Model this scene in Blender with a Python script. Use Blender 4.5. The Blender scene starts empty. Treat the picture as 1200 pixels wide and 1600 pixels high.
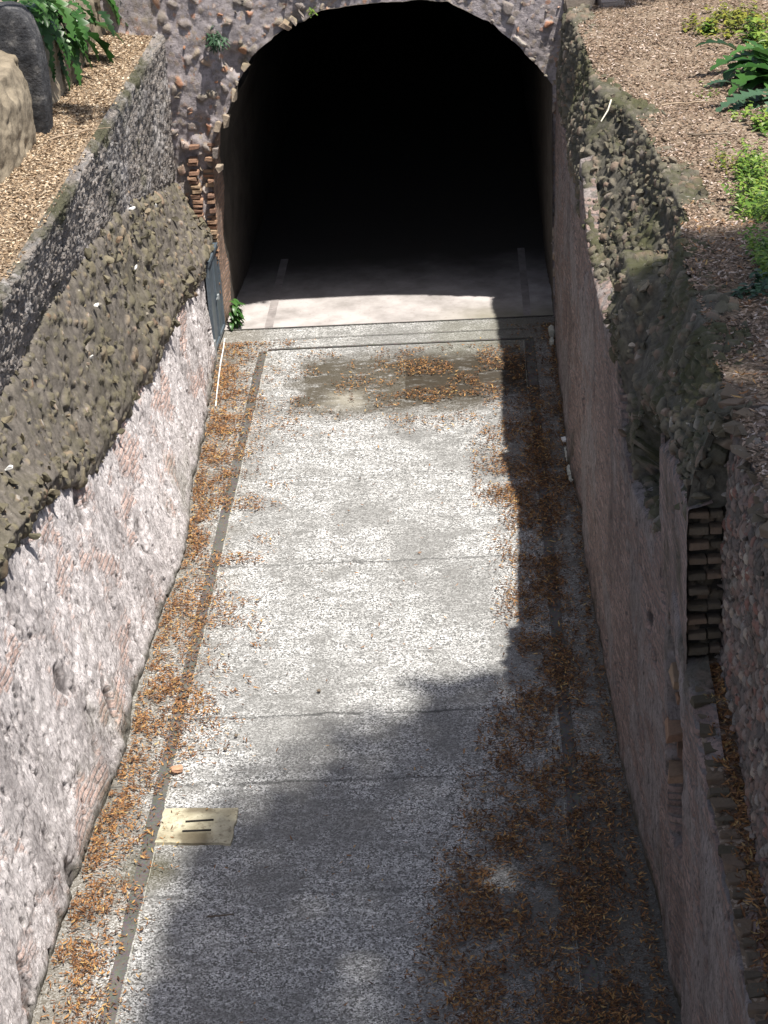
import bpy, bmesh, math, random
import numpy as np
from mathutils import Vector, Matrix
S = bpy.context.scene
COL = S.collection
rad = math.radians

# ------------------------------------------------------------------ camera
FPX = 3187.0                      # focal length in pixels of the 1200x1600 photograph
RM = np.array([[0.99778682, -0.04040654, -0.05280889],
               [0.03027871, -0.4309764, 0.90185505],
               [-0.05920023, -0.90145807, -0.42879912]])
CAM = np.array([1.16502977, -23.17028444, 8.49942733])
cd = bpy.data.cameras.new('camera')
cam = bpy.data.objects.new('camera', cd)
COL.objects.link(cam)
cd.sensor_fit = 'VERTICAL'
cd.sensor_height = 24.0
cd.sensor_width = 18.0
cd.lens = FPX / 1600 * 24.0
cd.clip_start = 0.1
cd.clip_end = 400
M = Matrix.Identity(4)
for i in range(3):
    M[i][0] = RM[i, 0]; M[i][1] = -RM[i, 1]; M[i][2] = -RM[i, 2]; M[i][3] = CAM[i]
cam.matrix_world = M
S.camera = cam

# ------------------------------------------------------------------ light
SUN = Vector((0.25, -0.27, 1.0)).normalized()      # towards the sun
w = bpy.data.worlds.new('World')
S.world = w
w.use_nodes = True
nt = w.node_tree
bg = nt.nodes['Background']
sky = nt.nodes.new('ShaderNodeTexSky')
sky.sky_type = 'NISHITA'
sky.sun_disc = False
sky.sun_elevation = math.asin(SUN.z)
sky.sun_rotation = math.atan2(SUN.x, SUN.y)
sky.air_density = 0.8
sky.ozone_density = 0.4
sky.dust_density = 1.5
hs = nt.nodes.new('ShaderNodeHueSaturation')      # sky colour desaturated so shaded surfaces turn a more neutral grey
hs.inputs['Saturation'].default_value = 0.72
nt.links.new(sky.outputs[0], hs.inputs['Color'])
nt.links.new(hs.outputs[0], bg.inputs[0])
bg.inputs[1].default_value = 0.098
ld = bpy.data.lights.new('sun', 'SUN')
ld.energy = 4.6
ld.angle = rad(0.9)
ld.color = (1.0, 0.955, 0.88)
sun = bpy.data.objects.new('sun', ld)
COL.objects.link(sun)
sun.rotation_euler = SUN.to_track_quat('Z', 'Y').to_euler()
S.view_settings.view_transform = 'Standard'
S.view_settings.look = 'None'
S.view_settings.exposure = 0.85
S.view_settings.gamma = 1.0
S.render.resolution_x = 768
S.render.resolution_y = 1024

# ------------------------------------------------------------------ helpers
def ray(px, py):
    return RM @ np.array([px - 600.0, py - 800.0, FPX])
def at(px, py, axis, val):
    """point of the photograph's ray where the given world axis has the given value"""
    r = ray(px, py)
    return CAM + r * ((val - CAM[axis]) / r[axis])

def hsh(ix, iy, iz, s):
    h = (ix.astype(np.int64) * 374761393 + iy.astype(np.int64) * 668265263 + iz.astype(np.int64) * 2147483647 + s * 974634777) & 0xffffffff
    h = ((h ^ (h >> 13)) * 1274126177) & 0xffffffff
    h = ((h ^ (h >> 16)) * 2246822519) & 0xffffffff
    h = h ^ (h >> 15)
    return (h & 0xffffff) / float(0x1000000)
def vnoise(P, s=0):
    F = np.floor(P); f = P - F
    f = f * f * (3 - 2 * f)
    I = F.astype(np.int64)
    out = 0
    for dx in (0, 1):
        wx = f[:, 0] if dx else 1 - f[:, 0]
        for dy in (0, 1):
            wy = f[:, 1] if dy else 1 - f[:, 1]
            for dz in (0, 1):
                wz = f[:, 2] if dz else 1 - f[:, 2]
                out = out + wx * wy * wz * hsh(I[:, 0] + dx, I[:, 1] + dy, I[:, 2] + dz, s)
    return out
def fbm(P, sc=1.0, oc=4, s=0, g=0.5):
    a = 1.0; t = 0; out = 0; Q = P * sc
    for o in range(oc):
        out = out + a * vnoise(Q + 17.3 * o, s + o)
        t += a; a *= g; Q = Q * 2.03
    return out / t          # 0..1
def voro(P, s=0, jit=0.9):
    F = np.floor(P).astype(np.int64)
    d1 = np.full(len(P), 9.0); d2 = np.full(len(P), 9.0); idn = np.zeros(len(P))
    for dx in (-1, 0, 1):
        for dy in (-1, 0, 1):
            for dz in (-1, 0, 1):
                cx = F[:, 0] + dx; cy = F[:, 1] + dy; cz = F[:, 2] + dz
                qx = cx + 0.5 + jit * (hsh(cx, cy, cz, s) - 0.5)
                qy = cy + 0.5 + jit * (hsh(cx, cy, cz, s + 1) - 0.5)
                qz = cz + 0.5 + jit * (hsh(cx, cy, cz, s + 2) - 0.5)
                d = np.sqrt((qx - P[:, 0]) ** 2 + (qy - P[:, 1]) ** 2 + (qz - P[:, 2]) ** 2)
                k = hsh(cx, cy, cz, s + 3)
                m = d < d1
                d2 = np.where(m, d1, np.minimum(d2, d))
                idn = np.where(m, k, idn)
                d1 = np.where(m, d, d1)
    return d1, d2, idn
def sst(a, b, x):
    t = np.clip((x - a) / (b - a), 0, 1)
    return t * t * (3 - 2 * t)

def tag(o, label=None, cat=None, group=None, kind=None):
    if label: o['label'] = label
    if cat: o['category'] = cat
    if group: o['group'] = group
    if kind: o['kind'] = kind
    return o
def empty(name, loc=(0, 0, 0), rz=0.0):
    o = bpy.data.objects.new(name, None)
    COL.objects.link(o); o.location = loc; o.rotation_euler = (0, 0, rz)
    o.empty_display_size = 0.1
    return o
def link(name, me, mat, parent=None, loc=None):
    o = bpy.data.objects.new(name, me)
    if mat is not None and not me.materials: me.materials.append(mat)
    COL.objects.link(o)
    if parent is not None:
        o.parent = parent
        if loc is None: o.location = -Vector(parent.location) if parent.rotation_euler[2] == 0 else (0, 0, 0)
    if loc is not None: o.location = loc
    return o
def npmesh(name, V, F, attrs=None, smooth=False):
    """V (n,3); F = list of int arrays (m,k); attrs name -> (n,) floats"""
    me = bpy.data.meshes.new(name)
    V = np.ascontiguousarray(V, dtype=np.float32)
    me.vertices.add(len(V)); me.vertices.foreach_set('co', V.ravel())
    if not isinstance(F, list): F = [F]
    F = [f for f in F if len(f)]
    idx = np.concatenate([f.ravel() for f in F]).astype(np.int32)
    tot = np.concatenate([np.full(len(f), f.shape[1]) for f in F]).astype(np.int32)
    st = np.concatenate([[0], np.cumsum(tot)[:-1]]).astype(np.int32)
    me.loops.add(len(idx)); me.loops.foreach_set('vertex_index', idx)
    me.polygons.add(len(tot)); me.polygons.foreach_set('loop_start', st)
    sm = smooth if isinstance(smooth, np.ndarray) else np.full(len(tot), bool(smooth))
    me.polygons.foreach_set('use_smooth', sm)
    me.update(calc_edges=True)
    for k, a in (attrs or {}).items():
        at_ = me.attributes.new(k, 'FLOAT', 'POINT')
        at_.data.foreach_set('value', np.ascontiguousarray(a, dtype=np.float32))
    me.validate()
    return me
def gridfaces(nu, nv, off=0, flip=False):
    i = np.arange(nu - 1)[:, None] * nv + np.arange(nv - 1)[None, :]
    i = i.ravel() + off
    q = np.stack([i, i + nv, i + nv + 1, i + 1], 1)
    return q[:, ::-1] if flip else q
def gridnormals(P):
    du = np.gradient(P, axis=0); dv = np.gradient(P, axis=1)
    n = np.cross(du, dv); n /= np.linalg.norm(n, axis=2, keepdims=True) + 1e-9
    return n
def sweep(stations, ys, nv, warp=0.0, spread=None):
    """stations: list of (y, [(x,z)...]) sorted by y; returns grid (len(ys), nv, 3)"""
    Y = np.array([s[0] for s in stations]); A = np.array([s[1] for s in stations], float)   # (S,K,2)
    K = A.shape[1]
    if spread is None:
        L = np.linalg.norm(np.diff(A, axis=1), axis=2).mean(0)
        cum = np.concatenate([[0], np.cumsum(L)]); cum /= cum[-1]
    else: cum = np.array(spread)
    v = np.linspace(0, 1, nv)
    yy = np.array(ys)
    wv = yy + (warp * (fbm(np.stack([yy * 0, yy, yy * 0], 1), 2.0, 3, 5) - 0.5) if warp else 0)
    C = np.stack([[np.interp(wv, Y, A[:, k, c]) for k in range(K)] for c in (0, 1)], 0)   # 2,K,n
    G = np.zeros((len(yy), nv, 3))
    for c, ax in ((0, 0), (1, 2)):
        M_ = C[c]                            # K,n
        j = np.clip(np.searchsorted(cum, v, side='right') - 1, 0, K - 2)
        t = (v - cum[j]) / (cum[j + 1] - cum[j])
        G[:, :, ax] = (M_[j] * (1 - t)[:, None] + M_[j + 1] * t[:, None]).T
    G[:, :, 1] = yy[:, None]
    return G
# unit icosphere for stones
_b = bmesh.new(); bmesh.ops.create_icosphere(_b, subdivisions=2, radius=1.0)
ICO = np.array([v.co[:] for v in _b.verts]); ICOF = np.array([[v.index for v in f.verts] for f in _b.faces]); _b.free()
def chunk(rng, cuts=9):
    V = ICO.copy()
    for _ in range(cuts):
        n = rng.normal(size=3); n /= np.linalg.norm(n)
        h = rng.uniform(0.22, 0.62)
        d = V @ n - h
        V = V - np.outer(np.maximum(d, 0), n)
    V = V / np.linalg.norm(V, axis=1).max() + rng.normal(size=V.shape) * 0.02
    return V
_r = np.random.default_rng(4)
CH = [chunk(_r) for _ in range(40)]
def scatter_chunks(P, N, smin, smax, rng, flat=0.75, sink=0.25, pw=2.6):
    Vs = []; Fs = []; cid = []
    off = 0
    for p, n in zip(P, N):
        s = smin + (smax - smin) * rng.random() ** pw
        Vc = CH[rng.integers(len(CH))] * np.array([1, rng.uniform(0.6, 1), rng.uniform(0.45, 0.85) * flat / 0.75]) * s
        ax = rng.normal(size=3); ax /= np.linalg.norm(ax)
        Rm = np.array(Matrix.Rotation(rng.uniform(0, 6.28), 3, Vector(ax)))
        Vc = Vc @ Rm.T + p + n * s * (0.45 - sink - .5 * sink * rng.random())
        Vs.append(Vc); Fs.append(ICOF + off); off += len(Vc)
        cid.append(np.full(len(Vc), rng.random()))
    if not Vs: return np.zeros((0, 3)), np.zeros((0, 3), int), np.zeros(0)
    return np.concatenate(Vs), np.concatenate(Fs), np.concatenate(cid)

def leaves(P, N, L0, L1, rng, ratio=0.28, tilt=0.25, lift=0.006, curl=0.25):
    """flat little leaves lying on points P with surface normals N"""
    n = len(P)
    L = rng.uniform(L0, L1, n); W = L * ratio * rng.uniform(0.7, 1.3, n)
    a = rng.uniform(0, 2 * np.pi, n)
    N = N + rng.normal(size=(n, 3)) * tilt; N /= np.linalg.norm(N, axis=1, keepdims=True)
    T = np.stack([np.cos(a), np.sin(a), np.zeros(n)], 1)
    T -= N * (T * N).sum(1, keepdims=True); T /= np.linalg.norm(T, axis=1, keepdims=True)
    B = np.cross(N, T)
    c = rng.uniform(-0.4, 1, n) * curl * L
    f = rng.uniform(-0.3, 1, n) * 0.3 * W
    b = rng.uniform(-0.15, 0.15, n) * L
    def pt(t, s, h): return P + T * (t * L)[:, None] + B * (s)[:, None] + N * (h + lift)[:, None]
    z = np.zeros(n)
    v = [pt(-0.5, z, c * 0.8), pt(-0.15, W * 0.5 + b * .6, f), pt(-0.12, b, z), pt(-0.15, -W * 0.5 + b * .6, f),
         pt(0.22, W * 0.38 + b * .6, f), pt(0.22, b * .8, z + c * .1), pt(0.22, -W * 0.38 + b * .6, f), pt(0.5, z, c)]
    V = np.stack(v, 1).reshape(-1, 3)
    o = (np.arange(n) * 8)[:, None]
    q = np.concatenate([o + np.array([[1, 2, 5, 4]]), o + np.array([[2, 3, 6, 5]])])
    t = np.concatenate([o + np.array([[0, 2, 1]]), o + np.array([[0, 3, 2]]), o + np.array([[4, 5, 7]]), o + np.array([[5, 6, 7]])])
    tint = np.repeat(rng.random(n), 8)
    return V, [q, t], {'tint': tint}

# ------------------------------------------------------------------ materials
class NT:
    def __init__(s, name, rough=0.9, spec=0.25):
        s.m = bpy.data.materials.new(name); s.m.use_nodes = True
        s.t = s.m.node_tree; s.b = s.t.nodes['Principled BSDF']
        s.b.inputs['Roughness'].default_value = rough
        s.b.inputs['Specular IOR Level'].default_value = spec
        s.co = s.n('ShaderNodeTexCoord').outputs['Object']
    def n(s, k): return s.t.nodes.new(k)
    def l(s, a, b): s.t.links.new(a, b)
    def put(s, sock, v):
        if hasattr(v, 'is_output'): s.l(v, sock)
        else: sock.default_value = v
    def noise(s, sc, det=5, rough=0.55, vec=None, dist=0.0):
        x = s.n('ShaderNodeTexNoise'); s.l(vec or s.co, x.inputs['Vector'])
        x.inputs['Scale'].default_value = sc; x.inputs['Detail'].default_value = det
        x.inputs['Roughness'].default_value = rough; x.inputs['Distortion'].default_value = dist
        return x.outputs['Fac']
    def voro(s, sc, feat='F1', vec=None, rnd=1.0):
        x = s.n('ShaderNodeTexVoronoi'); x.feature = feat; s.l(vec or s.co, x.inputs['Vector'])
        x.inputs['Scale'].default_value = sc; x.inputs['Randomness'].default_value = rnd
        return x
    def map(s, sc, loc=(0, 0, 0)):
        x = s.n('ShaderNodeMapping'); s.l(s.co, x.inputs['Vector'])
        x.inputs['Scale'].default_value = sc; x.inputs['Location'].default_value = loc
        return x.outputs[0]
    def ramp(s, f, stops, interp='LINEAR'):
        x = s.n('ShaderNodeValToRGB'); s.l(f, x.inputs[0]); r = x.color_ramp; r.interpolation = interp
        while len(r.elements) < len(stops): r.elements.new(0.5)
        for e, (p, c) in zip(r.elements, stops):
            e.position = p; e.color = (*c, 1) if len(c) == 3 else c
        return x.outputs[0]
    def rng(s, f, a, b, c=0.0, d=1.0, smooth=True):
        x = s.n('ShaderNodeMapRange'); x.interpolation_type = 'SMOOTHSTEP' if smooth else 'LINEAR'
        s.put(x.inputs[0], f); 
        for i, v in enumerate((a, b, c, d)): x.inputs[i + 1].default_value = v
        return x.outputs[0]
    def math(s, op, a, b=0.0, clamp=False):
        x = s.n('ShaderNodeMath'); x.operation = op; x.use_clamp = clamp
        s.put(x.inputs[0], a); s.put(x.inputs[1], b); return x.outputs[0]
    def mix(s, f, a, b, mode='MIX'):
        x = s.n('ShaderNodeMix'); x.data_type = 'RGBA'; x.blend_type = mode
        s.put(x.inputs[0], f)
        for k, v in ((6, a), (7, b)):
            if isinstance(v, tuple): x.inputs[k].default_value = (*v, 1)
            else: s.l(v, x.inputs[k])
        return x.outputs[2]
    def attr(s, name):
        x = s.n('ShaderNodeAttribute'); x.attribute_name = name; return x.outputs['Fac']
    def xyz(s):
        x = s.n('ShaderNodeSeparateXYZ'); s.l(s.co, x.inputs[0]); return x.outputs
    def bump(s, h, strength=0.5, dist=0.01):
        x = s.n('ShaderNodeBump'); s.l(h, x.inputs['Height'])
        x.inputs['Strength'].default_value = strength; x.inputs['Distance'].default_value = dist
        if getattr(s, 'lastb', None) is not None: s.l(s.lastb, x.inputs['Normal'])
        s.lastb = x.outputs[0]; s.l(s.lastb, s.b.inputs['Normal'])
    def out(s, c):
        s.put(s.b.inputs['Base Color'], (*c, 1) if isinstance(c, tuple) else c); return s.m

def box_mask(n, x0, x1, y0, y1, sx, sy, jitter=0.25, nsc=3.0):
    o = n.xyz()
    j = n.math('MULTIPLY', n.math('SUBTRACT', n.noise(nsc, 4), 0.5), jitter * 2)
    X = n.math('ADD', o[0], j); Y = n.math('ADD', o[1], j)
    a = n.math('MULTIPLY', n.rng(X, x0, x0 + sx), n.rng(X, x1 - sx, x1, 1, 0))
    b = n.math('MULTIPLY', n.rng(Y, y0, y0 + sy), n.rng(Y, y1 - sy, y1, 1, 0))
    return n.math('MULTIPLY', a, b)

def mat_mosaic():
    n = NT('mosaic_floor', 0.75, 0.3)
    v = n.voro(88)
    wn = n.n('ShaderNodeSeparateColor'); n.l(v.outputs['Color'], wn.inputs[0])
    rv = wn.outputs[0]
    tess = n.ramp(rv, [(0.0, (.07, .07, .07)), (0.24, (.13, .13, .125)), (0.32, (.38, .38, .375)), (0.6, (.60, .60, .595)), (1.0, (.88, .88, .87))])
    e = n.voro(88, 'DISTANCE_TO_EDGE').outputs[0]
    joint = n.rng(e, 0.01, 0.08)
    c = n.mix(joint, (.14, .135, .125), tess)
    clump = n.noise(30, 6, .75)
    c = n.mix(n.rng(clump, .38, .56), n.mix(0.6, c, (.09, .09, .09)), c)
    c2 = n.noise(7, 7, .75, n.map((.7, 1.3, 1), (1, 1, 5)))
    c = n.mix(n.rng(c2, .46, .60, 0, .5), c, (.15, .15, .145))
    # worn, dirty areas, partly painting in the dapple of thin leaf shade
    big = n.noise(0.9, 6, .62, n.map((1.1, .7, 1)))
    c = n.mix(n.rng(big, .46, .60, 0.0, .6), c, (.15, .148, .142))
    blot = n.noise(3.0, 7, .72, n.map((.7, 1.3, 1), (7, 3, 0)))
    c = n.mix(n.rng(blot, .50, .64, 0, .55), c, (.15, .148, .142))
    o = n.xyz()
    # dirt next to both walls
    jit = n.math('MULTIPLY', n.math('SUBTRACT', n.noise(2.2, 6, .65), .5), 1.1)
    ax = n.math('ADD', n.math('ABSOLUTE', n.math('SUBTRACT', o[0], 0.05)), jit)
    dirt = n.rng(ax, 1.1, 1.95, 0, .6)
    c = n.mix(dirt, c, (.115, .095, .065))
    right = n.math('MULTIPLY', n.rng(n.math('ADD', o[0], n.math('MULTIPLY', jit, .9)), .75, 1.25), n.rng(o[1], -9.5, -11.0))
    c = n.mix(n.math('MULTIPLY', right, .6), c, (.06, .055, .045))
    # damp brown ground near the mouth
    tuft = n.rng(n.noise(5, 7, .72, n.map((1.0, 1.9, 1))), .32, .50)
    m1 = n.math('MULTIPLY', box_mask(n, -1.15, 1.35, -3.1, -0.75, .35, .6, .35), n.math('ADD', n.math('MULTIPLY', tuft, .7), .2))
    c = n.mix(m1, c, (.055, .045, .028))
    m2 = n.math('MULTIPLY', box_mask(n, .245, 1.75, -2.9, -.78, .02, .8, .015), n.math('ADD', n.math('MULTIPLY', tuft, .65), .3))
    c = n.mix(m2, c, (.038, .03, .02))
    # greenish algae by the threshold and by the drain
    m3 = box_mask(n, .3, 2.0, -1.3, .2, .5, .4, .3)
    c = n.mix(n.math('MULTIPLY', m3, .4), c, (.12, .117, .075))
    m5 = box_mask(n, -2.0, 2.0, -.85, .05, .3, .15, .08, 5)
    c = n.mix(n.math('MULTIPLY', m5, .15), c, (.22, .21, .19))
    m4 = box_mask(n, -1.72, -1.1, -11.5, -10.75, .25, .35, .12)
    c = n.mix(n.math('MULTIPLY', m4, .85), c, (.06, .055, .03))
    # sandy pale spot
    m6 = box_mask(n, -.75, .0, -2.75, -2.0, .3, .3, .3, 2.5)
    c = n.mix(n.math('MULTIPLY', m6, .35), c, (.55, .52, .44))
    # cracks across
    wob = n.math('MULTIPLY', n.math('SUBTRACT', n.noise(3, 6, .7), .5), .22)
    Yw = n.math('ADD', o[1], wob)
    for yc, st in ((-6.35, .6), (-9.05, .85), (-10.02, .7), (-11.45, .45), (-4.4, .35)):
        d = n.math('ABSOLUTE', n.math('SUBTRACT', Yw, yc))
        k = n.rng(d, .003, .028, min(1, st * .85), 0)
        k = n.math('MULTIPLY', k, n.rng(n.noise(1.6, 3, .6, n.map((1, 1, 1), (yc, 0, 0))), .36, .5))
        c = n.mix(k, c, (.03, .03, .03))
    n.bump(n.math('ADD', rv, n.math('MULTIPLY', joint, .6)), .35, .004)
    n.bump(n.noise(1.2, 5), .4, .02)
    return n.out(c)

def mat_inner_floor():
    n = NT('tunnel_floor', .9)
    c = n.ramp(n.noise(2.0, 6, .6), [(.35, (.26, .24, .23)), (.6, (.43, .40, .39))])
    o = n.xyz()
    c = n.mix(n.rng(n.noise(18, 4, .7), .58, .72, 0, .5), c, (.22, .18, .15))
    g = n.math('MULTIPLY', n.rng(o[0], .2, 1.4), n.rng(o[1], .7, .0))
    c = n.mix(n.math('MULTIPLY', g, .55), c, (.16, .15, .08))
    c = n.mix(n.rng(n.math('ADD', o[1], n.math('MULTIPLY', n.noise(1.5, 6, .6), 1.2)), 1.3, 3.2), c, (.06, .055, .05))  # floor colour sinks towards black inward, painting in the tunnel's shade
    n.bump(n.noise(25, 6, .6), .3, .006)
    return n.out(c)

def mat_band():
    n = NT('dark_slate_band', .8)
    c = n.ramp(n.noise(3, 6, .65), [(.3, (.05, .047, .043)), (.7, (.105, .096, .084))])
    v = n.voro(70).outputs['Color']
    c = n.mix(.15, c, n.mix(.8, v, (.10, .10, .09)))
    n.bump(n.noise(80, 3), .3, .003)
    return n.out(c)

def mat_facing(name, white, pink, dark, moss, mossamt, whiteamt):
    """ruined brick facing with remains of lime plaster"""
    n = NT(name, .92, .2)
    o = n.xyz()
    # brick courses
    bz = n.math('MULTIPLY', n.math('ADD', o[2], n.math('MULTIPLY', n.math('SUBTRACT', n.noise(1.5, 3), .5), .06)), 19.0)
    fr = n.math('FRACT', bz)
    course = n.rng(n.math('ABSOLUTE', n.math('SUBTRACT', fr, .5)), .30, .42, 1, 0)
    row = n.math('FLOOR', bz)
    comb = n.n('ShaderNodeCombineXYZ')
    n.l(n.math('FLOOR', n.math('ADD', n.math('MULTIPLY', o[1], 5.0), n.math('MULTIPLY', row, .37))), comb.inputs[0])
    n.l(row, comb.inputs[1])
    wn = n.n('ShaderNodeTexWhiteNoise'); n.l(comb.outputs[0], wn.inputs['Vector'])
    bcol = n.mix(wn.outputs['Value'], pink, tuple(min(1, a * 1.5 + .03) for a in pink))
    brick = n.mix(course, n.mix(.5, white, dark), bcol)
    pl = n.noise(2.2, 8, .68, n.map((1, .6, 1.1)))
    pm = n.rng(n.math('ADD', pl, n.attr('plaster')), .5 - whiteamt, .62 - whiteamt)
    plast = n.mix(n.rng(n.noise(7, 6, .7), .35, .65), tuple(a * .72 for a in white), white)
    c = n.mix(pm, brick, plast)
    # crumbly grey weathering and pits
    sp = n.noise(40, 7, .75, n.map((1, 1, .36)))
    c = n.mix(n.rng(sp, .50, .58, 0, .7), c, n.mix(.25, dark, white))
    sp2 = n.noise(17, 8, .74, n.map((1, 1, .38), (3, 1, 2)))
    c = n.mix(n.rng(sp2, .54, .64, 0, .75), c, dark)
    crk = n.voro(9, 'DISTANCE_TO_EDGE', n.map((1, 1, 1.6))).outputs[0]
    c = n.mix(n.math('MULTIPLY', n.rng(crk, .01, .05, .22, 0), n.rng(n.noise(3, 4), .45, .6)), c, dark)
    st = n.noise(1.3, 7, .6, n.map((1, 1.4, .35), (9, 2, 0)))
    c = n.mix(n.rng(st, .5, .66, 0, .45), c, dark)
    mo = n.noise(1.1, 7, .66, n.map((1, 1, 1), (2, 8, 1)))
    mm = n.math('MULTIPLY', n.rng(n.math('ADD', mo, n.attr('moss')), .58, .75), mossamt, True)
    c = n.mix(mm, c, moss)
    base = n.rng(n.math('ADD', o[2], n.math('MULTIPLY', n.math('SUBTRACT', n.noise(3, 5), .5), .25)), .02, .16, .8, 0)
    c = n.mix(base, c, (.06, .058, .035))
    c = n.mix(n.rng(n.attr('pit'), .25, .8, 0, .75), c, tuple(a * .6 for a in dark))
    n.bump(n.noise(60, 6, .7), 1.0, .02)
    n.bump(sp2, .9, .035)
    n.bump(sp, .7, .015)
    n.bump(n.math('MULTIPLY', course, n.math('SUBTRACT', 1, pm)), .7, .012)
    return n.out(c)

def mat_rubble(name, stops, mortar, moss, mossamt, rough=.95):
    n = NT(name, rough, .15)
    cid = n.attr('cid')
    st = n.ramp(cid, stops)
    st = n.mix(n.rng(n.noise(30, 6, .7), .4, .65, 0, .5), st, n.mix(.5, st, (.09, .08, .07)))
    mt = n.mix(n.rng(n.noise(14, 7, .7), .4, .62), mortar, tuple(a * .6 for a in mortar))
    c = n.mix(n.attr('stone'), mt, st)
    ge = n.n('ShaderNodeNewGeometry'); sp = n.n('ShaderNodeSeparateXYZ'); n.l(ge.outputs['True Normal'], sp.inputs[0])
    mo = n.rng(n.math('ADD', n.noise(1.3, 8, .7), n.math('MULTIPLY', sp.outputs[2], .10)), .50, .66)
    c = n.mix(n.math('MULTIPLY', mo, mossamt), c, moss)
    li = n.rng(n.noise(16, 5, .7, n.map((1, 1, 1), (4, 4, 4))), .64, .70, 0, .55)
    c = n.mix(li, c, (.42, .40, .36))
    n.bump(n.noise(48, 7, .72), .9, .014)
    return n.out(c)

def mat_earth(name, a, b, grit=(.30, .25, .2)):
    n = NT(name, 1.0, .1)
    c = n.ramp(n.noise(3.5, 8, .65), [(.3, a), (.7, b)])
    v = n.voro(55)
    wn = n.n('ShaderNodeSeparateColor'); n.l(v.outputs['Color'], wn.inputs[0])
    c = n.mix(n.rng(wn.outputs[0], .6, .95, 0, .8), c, grit)
    c = n.mix(n.rng(wn.outputs[1], .75, .95, 0, .6), c, (.06, .05, .04))
    n.bump(wn.outputs[2], .6, .01); n.bump(n.noise(22, 6, .7), .7, .02)
    return n.out(c)

def mat_leaf(name, stops, trans=0.0, rough=.6):
    n = NT(name, rough, .3)
    c = n.ramp(n.attr('tint'), stops)
    c = n.mix(n.rng(n.noise(70, 4, .6), .45, .7, 0, .3), c, n.mix(.6, c, (.03, .02, .01)))
    n.out(c)
    if trans:
        tr = n.n('ShaderNodeBsdfTranslucent'); n.l(c, tr.inputs[0])
        mx = n.n('ShaderNodeMixShader'); mx.inputs[0].default_value = trans
        n.l(n.b.outputs[0], mx.inputs[1]); n.l(tr.outputs[0], mx.inputs[2])
        n.l(mx.outputs[0], n.t.nodes['Material Output'].inputs[0])
    return n.m

def mat_stone(name, a, b, sc=6, bump=.5, rough=.85):
    n = NT(name, rough, .3)
    c = n.ramp(n.noise(sc, 8, .68), [(.3, a), (.68, b)])
    c = n.mix(n.rng(n.noise(sc * 6, 5, .7), .58, .7, 0, .5), c, tuple(x * .4 for x in a))
    n.bump(n.noise(sc * 7, 6, .7), bump, .01)
    return n.out(c)

MT = {}
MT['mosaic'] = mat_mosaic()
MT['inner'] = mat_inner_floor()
MT['band'] = mat_band()
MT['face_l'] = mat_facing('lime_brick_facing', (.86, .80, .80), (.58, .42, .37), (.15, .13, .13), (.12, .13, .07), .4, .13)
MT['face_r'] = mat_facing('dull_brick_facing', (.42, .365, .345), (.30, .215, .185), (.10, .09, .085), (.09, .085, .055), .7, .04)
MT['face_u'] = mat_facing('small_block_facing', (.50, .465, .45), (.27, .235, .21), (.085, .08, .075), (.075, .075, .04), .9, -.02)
MT['band_rubble'] = mat_rubble('olive_rubble', [(0, (.12, .108, .075)), (.45, (.17, .15, .105)), (.75, (.22, .19, .13)), (.9, (.28, .21, .15)), (.96, (.24, .15, .10)), (1, (.40, .37, .33))],
                               (.17, .15, .13), (.11, .10, .06), .4)
MT['facade'] = mat_rubble('lilac_rubble', [(0, (.17, .14, .12)), (.4, (.28, .24, .22)), (.7, (.36, .29, .22)), (.86, (.42, .20, .12)), (1, (.6, .57, .53))],
                          (.36, .32, .325), (.15, .14, .08), .45)
MT['right_rubble'] = mat_rubble('dark_rubble', [(0, (.085, .08, .06)), (.4, (.15, .135, .10)), (.75, (.20, .175, .135)), (.94, (.23, .16, .12)), (1, (.36, .33, .29))],
                                (.12, .11, .09), (.06, .062, .028), .8)
MT['cobble'] = mat_rubble('cobble_core', [(0, (.11, .095, .085)), (.3, (.17, .14, .125)), (.55, (.22, .15, .125)), (.75, (.28, .25, .22)), (.9, (.24, .12, .095)), (1, (.42, .37, .3))],
                          (.06, .05, .045), (.07, .065, .035), .35)
MT['brick'] = mat_rubble('old_brick', [(0, (.22, .13, .095)), (.5, (.34, .20, .135)), (1, (.42, .30, .2))], (.14, .11, .09), (.10, .09, .05), .25)
MT['pier_brick'] = mat_rubble('grey_brick', [(0, (.085, .07, .05)), (.6, (.15, .12, .09)), (1, (.20, .14, .10))], (.04, .035, .03), (.10, .09, .05), .2)
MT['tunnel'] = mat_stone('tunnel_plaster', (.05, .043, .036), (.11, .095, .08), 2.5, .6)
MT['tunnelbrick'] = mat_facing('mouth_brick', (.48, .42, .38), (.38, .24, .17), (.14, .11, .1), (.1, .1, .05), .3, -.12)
MT['earth_l'] = mat_earth('chippings_left', (.17, .13, .095), (.28, .215, .155), (.38, .29, .20))
MT['earth_r'] = mat_earth('chippings_right', (.13, .095, .065), (.24, .18, .13), (.36, .29, .23))
MT['leaf_o'] = mat_leaf('fallen_leaves', [(0, (.06, .03, .018)), (.35, (.16, .075, .035)), (.65, (.30, .145, .058)), (.88, (.44, .24, .09)), (1, (.50, .37, .15))], .15)
MT['leaf_d'] = mat_leaf('damp_leaves', [(0, (.035, .018, .01)), (.5, (.10, .045, .018)), (.8, (.24, .12, .04)), (1, (.42, .25, .09))], .05)
MT['chip_l'] = mat_leaf('tan_litter', [(0, (.10, .07, .045)), (.4, (.27, .185, .115)), (.75, (.46, .34, .22)), (1, (.66, .57, .44))], .1)
MT['chip_r'] = mat_leaf('pink_litter', [(0, (.07, .047, .032)), (.45, (.20, .135, .09)), (.8, (.36, .26, .19)), (.95, (.55, .47, .42)), (1, (.40, .25, .12))], .1)
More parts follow.
